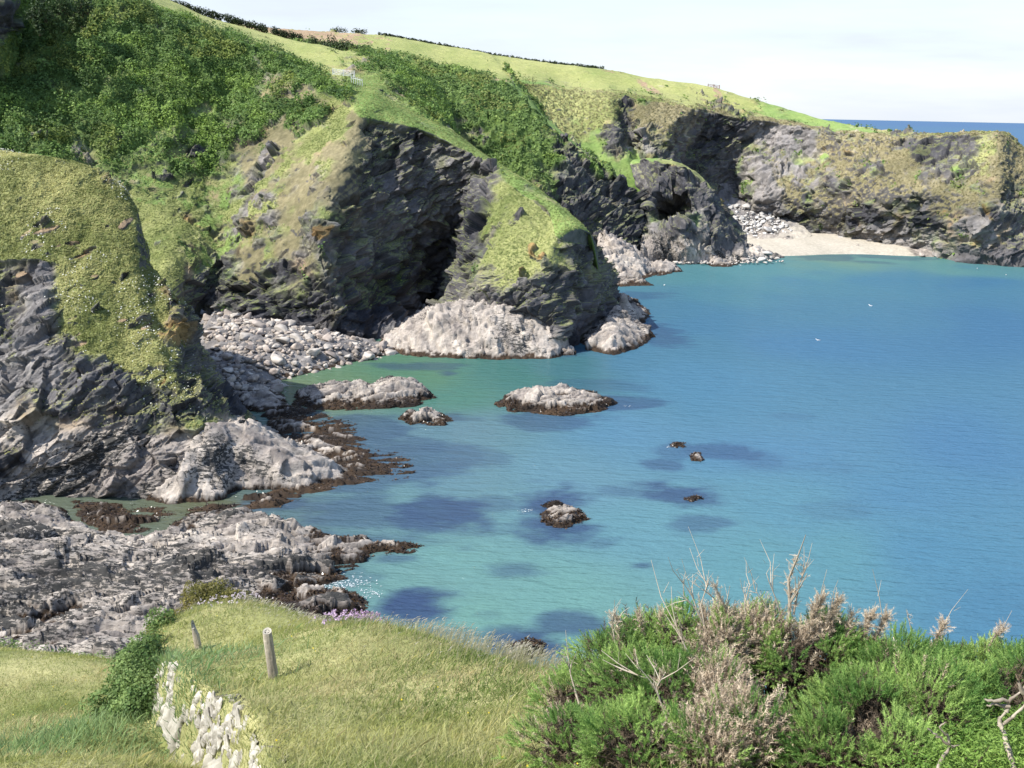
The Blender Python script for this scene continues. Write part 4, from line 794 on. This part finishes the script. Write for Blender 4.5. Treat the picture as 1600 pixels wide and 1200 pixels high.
# flowering grass along the brow
cr_ = np.array([P(*q) for q in [(395,952,19.8),(450,965,19),(520,984,17.8),(600,1003,16.4),(690,1026,15),(760,1042,14),(880,1060,12.5),(960,1075,11.5)]]); n = 2600
t = rg2.random(n)**.75*(len(cr_)-1); i = np.minimum(t.astype(int), len(cr_)-2); b2 = cr_[i]+(cr_[i+1]-cr_[i])*(t-i)[:, None]; b2[:, 1] += rg2.normal(size=n)*.8-.5; b2[:, 2] = ground(b2[:, :2])
h = (.05+.1*rg2.random((n, 1)))+(.05+.16*rg2.random((n, 1)))*smooth(2.0, 4.5, t)[:, None]; lean = np.array([.35, .1, 1.])+rg2.normal(size=(n, 3))*[.16, .16, .1]; tip = b2+lean*h; s_ = np.array([1., .2, 0])*.0028
V = np.stack([b2-s_, b2+s_, tip+s_, tip-s_], 1).reshape(-1, 3); hd = np.array([.55, .15, .65])+rg2.normal(size=(n, 3))*.2; L_ = .05+.04*rg2.random((n, 1)); w_ = np.array([1., .1, -.4])*.007
V2 = np.stack([tip, tip+hd*L_*.45+w_, tip+hd*L_+[.02, 0, -.015], tip+hd*L_*.4-w_], 1).reshape(-1, 3)
c = np.concatenate([np.repeat(two((.44, .40, .21), (.62, .55, .34), rg2.random(n)), 4, 0), np.repeat(two((.6, .52, .37), (.78, .7, .54), rg2.random(n)), 4, 0)])
tag(mesh_np('seeding_grass', np.concatenate([V, V2]), np.arange(8*n).reshape(-1, 4), M_GRASS, c), 'pale seeding grass leaning in the wind along the grassy brow', 'grass', kind='stuff')
# blue-green coarse grass below the bramble, small yellow flowers
yp = P(90, 1150, 14.0)
wt = np.exp(-(((Gv[..., 0]-P(150,1150,13.2)[0])/1.6)**2+((Gv[..., 1]-13.2)/1.3)**2))
blades('coarse_grass', 4500, .24, .006, ((.12, .22, .085), (.27, .36, .15), (.16, .26, .11), (.28, .36, .17)), 541, 'blue-green coarse grass at the foot of the bramble', wt)
p, nn = pick(Gv, Gn, np.where((Gv[..., 1] < 20) & (Gv[..., 1] > 5), 1/np.maximum(Gv[..., 1], 5)**1.5, 0), 130, rg2)
V, Fc = quads(p+[0, 0, .09], np.tile([0, -.6, .6], (len(p), 1)), .016+.012*rg2.random(len(p)), rg2, 1, .3)
tag(mesh_np('yellow_flowers', V, Fc, M_LEAF, np.tile([.65, .5, .03], (len(V), 1))), 'tiny yellow flowers dotted through the turf', 'flowers', kind='stuff')
def flower_clump(pts, n, spread, col, label, seed):
    r = np.random.default_rng(seed); base = P(*pts[0]); base[2] = G1(base[0], base[1]); root = empty('flower_clump', base); tag(root, label, 'flowers')
    c0 = np.array([[P(*q)[0], P(*q)[1]] for q in pts]); q = c0[r.integers(0, len(c0), n)]+r.normal(size=(n, 2))*spread; z = ground(q)
    a = np.concatenate([q, z[:, None]], 1)-base; h = .12+.14*r.random((n, 1)); tip = a+np.array([.2, .05, 1])*h
    s_ = np.array([.003, 0, 0]); mesh_np('stems', np.stack([a-s_, a+s_, tip+s_, tip-s_], 1).reshape(-1, 3), np.arange(4*n).reshape(-1, 4), M_GRASS, np.tile([.2, .24, .1], (4*n, 1)), root)
    hp = np.repeat(tip, 7, 0)+r.normal(size=(7*n, 3))*.011; V, Fc = quads(hp, r.normal(size=(7*n, 3))+[0, -.6, .6], .034*np.ones(7*n), r, .7, .4)
    mesh_np('flower_heads', V, Fc, M_LEAF, np.repeat(np.array(col)*(.8+.4*r.random((7*n, 1))), 4, 0), root)['kind'] = 'stuff'
flower_clump([(560,1018,15.4),(578,1014,15.6),(592,1016,15.4),(570,1020,15)], 70, .13, (.42, .28, .42), 'densest lilac-pink flower clump on the grassy brow', 1)
flower_clump([(515,1020,15.2),(530,1024,14.8),(525,1014,15.6)], 40, .13, (.55, .40, .54), 'sparser lilac flower clump left of the dense one on the brow', 2)
flower_clump([(360,982,18.2),(380,978,18.4),(345,985,18)], 60, .25, (.6, .52, .54), 'faded whitish flower clump near the top of the bank', 3)
# ------------------------------------------------------------------ fence posts
def post(px, py, Y, h, r, lean, label, splinter, seed):
    base = P(px, py, Y); base[2] = G1(base[0], base[1]); root = empty('fence_post', base); tag(root, label, 'fence post')
    rr = np.random.default_rng(seed); n, m = 28, 26; Vl = []
    for k in range(m):
        z = -.25+(h+.25)*k/(m-1); f = k/(m-1)
        for j in range(n):
            w = 2*math.pi*j/n; crack = .93 if (j in (5, 14, 15, 22)) else 1; rad = r*(1.06-.14*f)*crack*(1+.06*math.sin(3*w+seed)+.025*rr.normal())
            zz = z
            if k == m-1: zz = z+(splinter*max(0, math.cos(w-2.6)) if splinter else .02*math.sin(w))
            elif splinter and f > .8: zz = z+splinter*max(0, math.cos(w-2.6))*(f-.8)/.2
            x_, y_ = rad*math.cos(w), rad*math.sin(w)
            if splinter and f > .8: x_ = x_*(1-.45*(f-.8)/.2)-.02*(f-.8)/.2
            Vl.append((x_+lean[0]*z, y_+lean[1]*z, zz))
    Fl = [[k*n+j, k*n+(j+1) % n, (k+1)*n+(j+1) % n, (k+1)*n+j] for k in range(m-1) for j in range(n)]
    Vl = np.array(Vl); gr = fbm(Vl*[14, 14, 1.2], 1, 4, seed); c = two((.15, .125, .095), (.44, .385, .30), np.clip(.5+.6*gr, 0, 1)); mesh_np('shaft', Vl, np.array(Fl), M_WOOD, c, root)
    top = Vl[-n:]; cen = top.mean(0); q = np.concatenate([top, top*.55+cen*.45, [cen]]); F3 = [[j, (j+1) % n, n+(j+1) % n, n+j] for j in range(n)]+[[n+j, n+(j+1) % n, 2*n, 2*n] for j in range(n)]
    F3 = [f_ for f_ in F3 if len(set(f_)) == 4]; q[n:, 2] -= .008
    mesh_np('end_grain', q+[0, 0, .003], np.array(F3+[[n, n+7, n+14, n+21]]), M_WOOD, np.tile([.34, .31, .25], (len(q), 1)), root)
post(428, 1062, 12.5, .72, .068, (-.10, 0.05), 'tall weathered grey wooden post with a flat top on the grassy bank', 0, 3)
post(311, 1018, 16.0, .42, .062, (-.13, .03), 'short broken wooden post with a splintered tip behind the taller one', .14, 4)
# ------------------------------------------------------------------ stone-faced bank
root = empty('stone_bank', np.append(WL[4], G1(*WL[4])-.6)); tag(root, 'pale stone facing of the turf bank with grass growing between its slabs', 'stone wall'); b0 = np.array(root.location)
VV, FF, CC = [], [], []; r = np.random.default_rng(8); nvv = 0
for k in range(250):
    t = r.random(); seg = r.choice([3, 4, 5], p=[.36, .4, .24]); a, b = WL[seg], WL[min(seg+1, len(WL)-2)]
    q = a+(b-a)*t; tn = (b-a)/np.linalg.norm(b-a); nr = np.array([tn[1], -tn[0]]); nr = nr if (side(np.array([q+nr*.2]))[0]*SIDE) < 0 else -nr
    top = hb(np.array([q]))[0]; lowz = hl(np.array([q+nr*.4]))[0]; f = r.random()**.8; zz = lowz+(top-lowz)*(.02+.93*f)
    if fbm(np.array([[q[0], q[1], zz]]), .8, 2, 61)[0] < -.3: continue
    v, fc, rn = boulder_mesh(40+k % 7, .9); L_ = r.uniform(.1, .26); v = v*[L_*.6, L_*.38, L_*.95]
    w = r.normal()*.25+.25; R1 = np.array([[math.cos(w), 0, math.sin(w)], [0, 1, 0], [-math.sin(w), 0, math.cos(w)]]); v = v @ R1.T
    B_ = np.array([[tn[0], tn[1], 0], [nr[0], nr[1], 0], [0, 0, 1]]); v = v @ B_
    v = v+np.array([q[0]+nr[0]*(.30*(1-f)-.07), q[1]+nr[1]*(.30*(1-f)-.07), zz])-b0
    VV.append(v); FF.append(fc+nvv); nvv += len(v); CC.append(np.clip(two((.22, .2, .16), (.44, .41, .345), rn)*(.7+.5*r.random()), 0, .6))
NS, NF = 150, 26; fp_ = []
for i in range(NS):
    u = 3*i/(NS-1); seg = 3+min(int(u), 2); a, b = WL[seg], WL[seg+1]; q = a+(b-a)*(u-(seg-3)); tn = (b-a)/np.linalg.norm(b-a); nr = np.array([tn[1], -tn[0]]); nr = nr if (side(np.array([q+nr*.2]))[0]*SIDE) < 0 else -nr
    top = hb(np.array([q]))[0]; lowz = hl(np.array([q+nr*.4]))[0]
    for j in range(NF):
        f = j/(NF-1); fp_.append([q[0]+nr[0]*(.36-.44*f), q[1]+nr[1]*(.36-.44*f), lowz-.1+(top-lowz+.08)*f, nr[0], nr[1]])
fp_ = np.array(fp_); fq = fp_[:, :3]*[1, 1, .45]; ff, fr_ = facet(fq, .11, 7); hole = smooth(.12, -.22, fbm(fp_[:, :3], .5, 3, 66)); fo = ff*.35-.2*hole+.02
fv = fp_[:, :3].copy(); fv[:, 0] += fp_[:, 3]*fo; fv[:, 1] += fp_[:, 4]*fo
mesh_np('wall_face', fv-b0, grid_faces(NS, NF), M_STONE, two((.2, .185, .14), (.41, .385, .32), fr_)*(1-.5*hole[:, None]), root)
mesh_np('stones', np.concatenate(VV), np.concatenate(FF), M_STONE, np.concatenate(CC), root)['kind'] = 'stuff'
# ------------------------------------------------------------------ bramble and low bushes on the left
def bl(lst, rz=.5): 
    out = []
    for x, y, Y, r_ in lst: q = P(x, y, Y); out.append((q[0], q[1], max(q[2]-.1, G1(q[0], q[1])+r_*.35), r_, r_, r_*.8))
    return out
BR1, BR2 = (.07, .13, .03), (.21, .29, .09)
leafy('bramble', bl([(225,1015,15.6,.42),(215,1048,14.7,.46),(190,1078,14.6,.46),(225,1080,14.1,.45),(170,1105,14.4,.45),(210,1115,13.9,.4),(235,1000,16.5,.35),(255,990,17.5,.3),(205,1030,15.3,.42)]), 26000, .045, BR1, BR2, 601, 'bright green bramble thicket spilling down beside the stone bank', 'bramble', aspect=.75)
leafy('low_bush', bl([(258,972,19.6,.34),(282,962,20.0,.38),(312,954,20.4,.42),(342,952,20.4,.4),(368,960,20.0,.32),(244,982,19.2,.26)]), 14000, .05, (.10, .10, .02), (.24, .21, .055), 602, 'olive-yellow clipped bush on the top of the grassy bank', 'bush', aspect=.5)
leafy('low_bush', bl([(10,1022,22.4,.5),(50,1025,22.3,.5),(90,1030,22,.45),(125,1034,21.6,.4),(155,1034,21.2,.35),(-20,1020,22.4,.5)]), 9000, .06, BR1, BR2, 603, 'low green bushes in a row at the edge of the lower turf on the left', 'bush')
# ------------------------------------------------------------------ gorse
def shoot_template(k, dead=False):
    r = np.random.default_rng(200+k); V = []; n = 34 if not dead else 30
    for i in range(n):
        f = (i+.5)/n; ax = np.array([.03*math.sin(5*f+k), .03*math.cos(4*f+k), f]); w = i*2.4+r.normal()*.4; sp = (.85 if not dead else 1.1)
        d = np.array([math.cos(w)*sp, math.sin(w)*sp, .75+.5*f])+r.normal(size=3)*.15; d /= np.linalg.norm(d); ln = (.30-.14*f)*(.7+.6*r.random()); t = np.cross(d, r.normal(size=3)); t /= np.linalg.norm(t); wd = .022 if not dead else .017
        V += [ax-t*wd, ax+t*wd, ax+d*ln]
    # the shoot's own stem
    for w in (0, 2.1): e = np.array([math.cos(w), math.sin(w), 0])*.02; V += [-e, e, np.array([0, 0, 1.])]
    return np.array(V)
TPG = [shoot_template(k) for k in range(6)]; TPD = [shoot_template(k+10, True) for k in range(5)]
def shoots(base, dirs, ln, tps, r):
    out = []; own = []
    kind = r.integers(0, len(tps), len(base))
    for k, T in enumerate(tps):
        m = np.where(kind == k)[0]
        if not len(m): continue
        d = dirs[m]/np.linalg.norm(dirs[m], axis=1, keepdims=True); a = np.cross(d, r.normal(size=(len(m), 3))); a /= np.linalg.norm(a, axis=1, keepdims=True); b = np.cross(d, a)
        L_ = ln[m][:, None, None]
        out.append(base[m][:, None]+L_*(T[None, :, :1]*a[:, None]+T[None, :, 1:2]*b[:, None]+T[None, :, 2:]*d[:, None])); own.append(np.repeat(m, len(T)))
    return np.concatenate([o.reshape(-1, 3) for o in out]), np.concatenate(own)
def gorse(label, blobs, ng, nd, seed, deadf=None, twigs=40, L0=.105):
    """blobs (px,py,Y,rx,ry,rz): green shoots over the outside, brown dead spikes and grey wood inside and through the top"""
    r = np.random.default_rng(seed); B = np.array([np.append(P(x, y, Y), [rx, ry, rz]) for x, y, Y, rx, ry, rz in blobs])
    base = B[:, :3].mean(0); base[2] = G1(base[0], base[1]); root = empty('gorse_bush', base); tag(root, label, 'gorse')
    def surf(n, inner=0.0):
        i = r.choice(len(B), n, p=(B[:, 3]*B[:, 5])/(B[:, 3]*B[:, 5]).sum()); d = r.normal(size=(n, 3)); d[:, 2] = np.where(d[:, 2] < -.3, -d[:, 2], d[:, 2]); d /= np.linalg.norm(d, axis=1, keepdims=True)
        lump = 1+.36*fbm(B[i, :3]+d*B[i, 3:], .3, 3, seed); rad = (.80+.2*r.random((n, 1)))*lump[:, None]*(1-inner*r.random((n, 1)))
        p = B[i, :3]+d*B[i, 3:]*rad
        dep = np.ones(n, bool)
        for j in range(len(B)):
            q = np.linalg.norm((p-B[j, :3])/B[j, 3:], axis=1); dep &= (q > .72) | (i == j)
        return p[dep], d[dep]
    p, d = surf(int(ng*2.1)); gap = fbm(p, .34, 2, seed+9) > -.42; p, d = p[gap], d[gap]
    dr = d*1.0+np.array([0, -.1, .45])+r.normal(size=p.shape)*.35; ln = L0*(.7+.7*r.random(len(p)))
    V, own = shoots(p-base, dr, ln, TPG, r)
    t = np.clip(.5+.7*fbm(p, .35, 3, seed+2)+.2*r.normal(size=len(p)), 0, 1); c = two((.10, .21, .045), (.36, .50, .14), t)*(.8+.4*r.random((len(p), 1)))
    mesh_np('foliage', V, np.arange(len(V)).reshape(-1, 3), M_LEAF, c[own], root)
    p, d = surf(int(nd*1.6), .35)
    if deadf is not None:
        q = project(p); w = np.zeros(len(p))
        for (x, y, rx, ry, st) in deadf: w = np.maximum(w, st*np.exp(-((q[:, 0]-x)/rx)**2-((q[:, 1]-y)/ry)**2))
        m = r.random(len(p)) < w; p, d = p[m], d[m]
    if len(p):
        dr = d*.8+np.array([0, 0, .8])+r.normal(size=p.shape)*.35; V, own = shoots(p-base, dr, L0*1.3*(.6+.8*r.random(len(p))), TPD, r)
        c = two((.28, .21, .145), (.58, .48, .35), r.random(len(p))); mesh_np('dead_foliage', V, np.arange(len(V)).reshape(-1, 3), M_TWIG, c[own], root)
    i = r.integers(0, len(B), len(B)*170); d = r.normal(size=(len(i), 3)); d /= np.linalg.norm(d, axis=1, keepdims=True); p = B[i, :3]+d*B[i, 3:]*(.2+.55*r.random((len(i), 1)))
    V, own = shoots(p-base, r.normal(size=p.shape)+[0, 0, .5], L0*2.2*np.ones(len(p)), TPD, r); mesh_np('inner_twigs', V, np.arange(len(V)).reshape(-1, 3), M_TWIG, two((.05, .038, .026), (.12, .09, .06), r.random(len(p)))[own], root)
    Vl, Fl = [], []
    for k in range(len(B)*twigs):
        j = k % len(B); q = B[j]; a = np.array([q[0]+r.normal()*.12, q[1]+r.normal()*.12, 0]); a[2] = G1(a[0], a[1])-.1; d = r.normal(size=3); d[2] = abs(d[2]); d /= np.linalg.norm(d); e = q[:3]+d*q[3:]*r.uniform(.6, .98)
        mid = (a+e)/2+r.normal(size=3)*.08; tube([a-base, mid-base, e-base], [.014, .010, .004], Vl, Fl, 5)
    Vl = np.array(Vl); mesh_np('branches', Vl, np.array(Fl), M_TWIG, np.tile([.13, .095, .065], (len(Vl), 1)), root)
    return root, base
def dead_branch(root, base, spec, col=(.42, .36, .28), r0=.011, seed=0, twig=4, spikes=0):
    """spec: list of (px,py,Y) along the branch"""
    r = np.random.default_rng(seed); pts = [P(*q)-base for q in spec]; n = len(pts); Vl, Fl = [], []
    tube(pts, [r0*(1-.7*k/(n-1)) for k in range(n)], Vl, Fl, 6)
    for k in range(twig):
        i = r.integers(max(0, n//3), n-1); a = pts[i]+(pts[i+1]-pts[i])*r.random(); dv = (pts[i+1]-pts[i]); L_ = .12+.16*r.random(); dv = dv/np.linalg.norm(dv)+r.normal(size=3)*.5+[0, 0, .3]; e = a+dv*L_
        tube([a, (a+e)/2+r.normal(size=3)*.015, e], [r0*.45, r0*.32, r0*.15], Vl, Fl, 5)
        e2 = (a+e)/2; tube([e2, e2+r.normal(size=3)*.05+[0, 0, .05]], [r0*.25, r0*.1], Vl, Fl, 4)
    Vl = np.array(Vl); mesh_np('dead_branch', Vl, np.array(Fl), M_TWIG, np.tile(col, (len(Vl), 1))*(.8+.4*r.random((len(Vl), 1))), root)
    if spikes:
        f = r.random(spikes); i = np.minimum((f*(n-1)).astype(int), n-2); pa = np.array(pts); p = pa[i]+(pa[i+1]-pa[i])*(f*(n-1)-i)[:, None]; V, own = shoots(p, r.normal(size=(spikes, 3))*.6+(pa[-1]-pa[0])/np.linalg.norm(pa[-1]-pa[0])*1.1, (.062+.0003*spikes)*(.7+.6*r.random(spikes)), TPD, r)
        mesh_np('dead_foliage', V, np.arange(len(V)).reshape(-1, 3), M_TWIG, two((.32, .25, .17), (.6, .5, .37), r.random(spikes))[own], root)
# left green mass
ra, ba = gorse('green gorse at the left end of the thicket, thin dead twigs over it', [(905,1110,8.2,.42,.4,.32),(960,1040,8.3,.36,.35,.33),(1010,1010,8.5,.34,.35,.3),(1000,1090,7.7,.5,.45,.42),(900,1180,7.0,.45,.4,.3),(1000,1180,6.6,.5,.4,.36),(1070,1010,8.3,.3,.3,.32),(1060,1100,7.4,.4,.4,.4)], 2600, 1500, 701,
   [(850,1130,50,60,.6),(1000,1060,70,30,.25),(1060,1180,60,30,.5),(930,1080,40,20,.2),(870,1030,20,14,.8)])
for k, sp in enumerate([[(985,1060,8.0),(960,1000,8.1),(955,960,8.1)],[(1060,1160,7.2),(1040,1100,7.3),(1010,1060,7.4),(960,1040,7.5)],[(1100,1060,7.6),(1070,1010,7.6),(1055,975,7.7)],[(905,1100,7.8),(892,1055,7.9),(888,1035,7.9)],[(1085,1170,6.6),(1040,1120,6.7),(1025,1075,6.8),(1040,1050,6.9)],[(940,1050,7.9),(1000,1045,7.8),(1060,1060,7.8)]]): dead_branch(ra, ba, sp, seed=k, spikes=0 if k % 2 else 26)
# the dead brown plume
rb, bb = gorse('mostly dead brown gorse in the middle of the thicket with tall bare twigs', [(1130, 1028, 8.1, 0.36, 0.36, 0.45), (1120, 1107.2, 7.3, 0.36, 0.34, 0.42), (1170, 1167.2, 6.6, 0.4, 0.35, 0.4), (1180, 1018, 8.2, 0.32, 0.34, 0.42), (1110, 1187.2, 6.4, 0.36, 0.3, 0.3)], 800, 4200, 702,
   [(1130,1000,60,80,1),(1120,1090,55,60,.9),(1150,1170,70,40,.9),(1190,980,40,60,.7)])
for k, sp in enumerate([[(1110,1000,8.1),(1090,955,8.1),(1068,930,8.1),(1068,905,8.1)],[(1105,1000,8.1),(1095,945,8.1),(1108,905,8.1)],[(1100,990,8.2),(1085,940,8.2),(1075,918,8.2)],[(1150,985,8.2),(1128,945,8.2),(1110,930,8.2)],[(1170,985,8.2),(1163,945,8.2),(1172,912,8.2)],[(1215,985,8.3),(1195,945,8.3),(1178,918,8.3)],[(1225,980,8.3),(1212,935,8.3),(1200,905,8.3)]]): dead_branch(rb, bb, sp, seed=20+k, r0=.009, spikes=(18 if k == 3 else 0))
dead_branch(rb, bb, [(1150,1000,8.1),(1138,960,8.1),(1118,916,8.1)], seed=40, spikes=60, r0=.012)
# centre bush
rc, bc = gorse('tall green gorse in the centre with dead spires and a dark hollow below', [(1265, 1105, 8.0, 0.4, 0.3, 0.33), (1230, 1037, 8.0, 0.32, 0.34, 0.36), (1290, 1022, 8.1, 0.36, 0.36, 0.36), (1330, 1052, 8.0, 0.34, 0.36, 0.34), (1370, 1062, 8.0, 0.3, 0.34, 0.32)], 1900, 1500, 703,
   [(1275,960,50,30,1),(1240,1040,40,40,.12),(1370,965,20,14,.9),(1260,1070,70,40,.2),(1330,975,26,12,.8)])
dead_branch(rc, bc, [(1232,1000,8.2),(1234,945,8.2),(1232,905,8.2),(1246,872,8.2)], seed=51, r0=.02, spikes=70, col=(.36, .31, .24))
dead_branch(rc, bc, [(1240,960,8.2),(1248,915,8.2),(1260,884,8.2)], seed=52, r0=.010, spikes=26)
for k, sp in enumerate([[(1280,1000,8),(1300,965,8),(1310,938,8)],[(1260,1000,8),(1275,960,8),(1285,935,8)],[(1340,1010,8),(1355,975,8),(1362,960,8)],[(1360,1010,8),(1375,985,8),(1384,964,8)]]): dead_branch(rc, bc, sp, seed=60+k, r0=.010, spikes=110, twig=1)
# right bushes
rd, bd = gorse('broad green gorse right of the dark hollow, flecked with dead sprigs', [(1400, 1078, 7.6, 0.4, 0.4, 0.38), (1360, 1125.2, 7.0, 0.42, 0.38, 0.36), (1440, 1125.2, 7.0, 0.42, 0.4, 0.36), (1300, 1185.2, 6.4, 0.42, 0.36, 0.34), (1400, 1195.2, 6.3, 0.42, 0.36, 0.3), (1450, 1088, 7.7, 0.34, 0.36, 0.36)], 2500, 700, 704,
   [(1430,1115,14,12,.7),(1395,1035,14,8,.8),(1400,1075,12,8,.6),(1345,1140,14,8,.6),(1470,1060,30,30,.25)])
re_, be = gorse('green gorse at the right edge of the picture, highest on the sea side', [(1480, 1068, 8.2, 0.36, 0.36, 0.3), (1540, 1078, 8.1, 0.38, 0.36, 0.34), (1600, 1088, 8.0, 0.4, 0.4, 0.34), (1500, 1105.2, 7.4, 0.36, 0.36, 0.32), (1560, 1115.2, 7.3, 0.4, 0.36, 0.32), (1640, 1115.2, 7.2, 0.5, 0.5, 0.4)], 2300, 700, 705,
   [(1465,985,22,12,.8),(1550,995,26,12,.8),(1510,1060,10,8,.8),(1590,1000,16,8,.6)])
for k, sp in enumerate([[(1450,1020,8.3),(1466,995,8.3),(1475,975,8.3)],[(1530,1030,8.2),(1552,1000,8.2),(1566,985,8.2)],[(1420,1010,8.4),(1424,985,8.4),(1418,960,8.4)]]): dead_branch(re_, be, sp, seed=70+k, r0=.008, spikes=90 if k < 2 else 6, twig=1)
for k, (x, y, Y, h) in enumerate([(968, 1000, 8.2, 34), (1002, 985, 8.3, 30), (1035, 985, 8.3, 30), (1062, 990, 8.3, 34)]): dead_branch(ra, ba, [(x+6, y+30, Y), (x, y, Y), (x-3, y-h, Y)], seed=110+k, r0=.009, spikes=80, twig=1)
for k, (x, y, Y, h) in enumerate([(1292, 985, 8.0, 44), (1265, 985, 8.0, 40), (1322, 995, 8.0, 34), (1345, 1000, 8.0, 30)]): dead_branch(rc, bc, [(x-8, y+30, Y), (x, y, Y), (x+9, y-h, Y)], seed=120+k, r0=.009, spikes=100, twig=1)
# fresh low shrub in the bottom right corner and the two bare snags
leafy('low_bush', bl([(1480,1180,6.2,.36),(1540,1170,6.3,.38),(1600,1180,6.2,.4),(1550,1130,6.9,.32),(1600,1125,7.0,.34),(1460,1215,5.8,.3),(1530,1220,5.7,.34),(1600,1220,5.7,.36)]), 26000, .03, (.07, .15, .02), (.20, .31, .06), 606, 'fresh lime-green low shrub in the bottom right corner', 'bush', aspect=.35)
def snag(label, specs, seed, r0):
    base = P(*specs[0][0]); root = empty('bare_snag', base); tag(root, label, 'dead branch')
    Vl, Fl = [], []; r = np.random.default_rng(seed)
    for j, sp in enumerate(specs):
        w0 = r0 if j == 0 else r0*.62; pts = [P(*q)-base for q in sp]; n = len(pts)
        fine = [pts[0]]
        for a, b in zip(pts[:-1], pts[1:]):
            for f in (.33, .66, 1): fine.append(a+(b-a)*f+(r.normal(size=3)*.008 if f < 1 else 0))
        tube(fine, [w0*(1-.6*k/(len(fine)-1))*(1+.18*r.normal()) for k in range(len(fine))], Vl, Fl, 8)
        part = 'trunk' if j == 0 else 'limb'; VA = np.array(Vl); t = np.clip(.5+.6*fbm(VA, .04, 3, seed), 0, 1)
        mesh_np(part, VA, np.array(Fl), M_TWIG, two((.15, .12, .09), (.40, .345, .27), t), root, True); Vl, Fl = [], []
snag('thick forked bare snag at the right edge of the gorse', [[(1592,1225,5.6),(1575,1170,5.8),(1562,1130,5.9),(1572,1112,5.9)],[(1560,1136,5.9),(1580,1122,5.9),(1596,1108,5.9),(1606,1085,5.9)],[(1572,1112,5.9),(1576,1098,5.9),(1590,1085,5.9),(1602,1070,5.9)],[(1578,1104,5.9),(1556,1100,5.9),(1542,1102,5.9)],[(1574,1096,5.9),(1552,1096,5.9),(1538,1092,5.9)],[(1600,1084,5.9),(1594,1072,5.9),(1590,1064,5.9)]], 5, .024)
snag('smaller pale Y-shaped snag left of the thick one', [[(1462,1220,5.6),(1470,1190,5.8),(1484,1166,5.9)],[(1484,1166,5.9),(1470,1152,5.9),(1458,1146,5.9),(1449,1138,5.9)],[(1484,1166,5.9),(1480,1148,5.9),(1468,1136,5.9),(1478,1128,5.9)],[(1484,1166,5.9),(1499,1164,5.9)]], 6, .017)
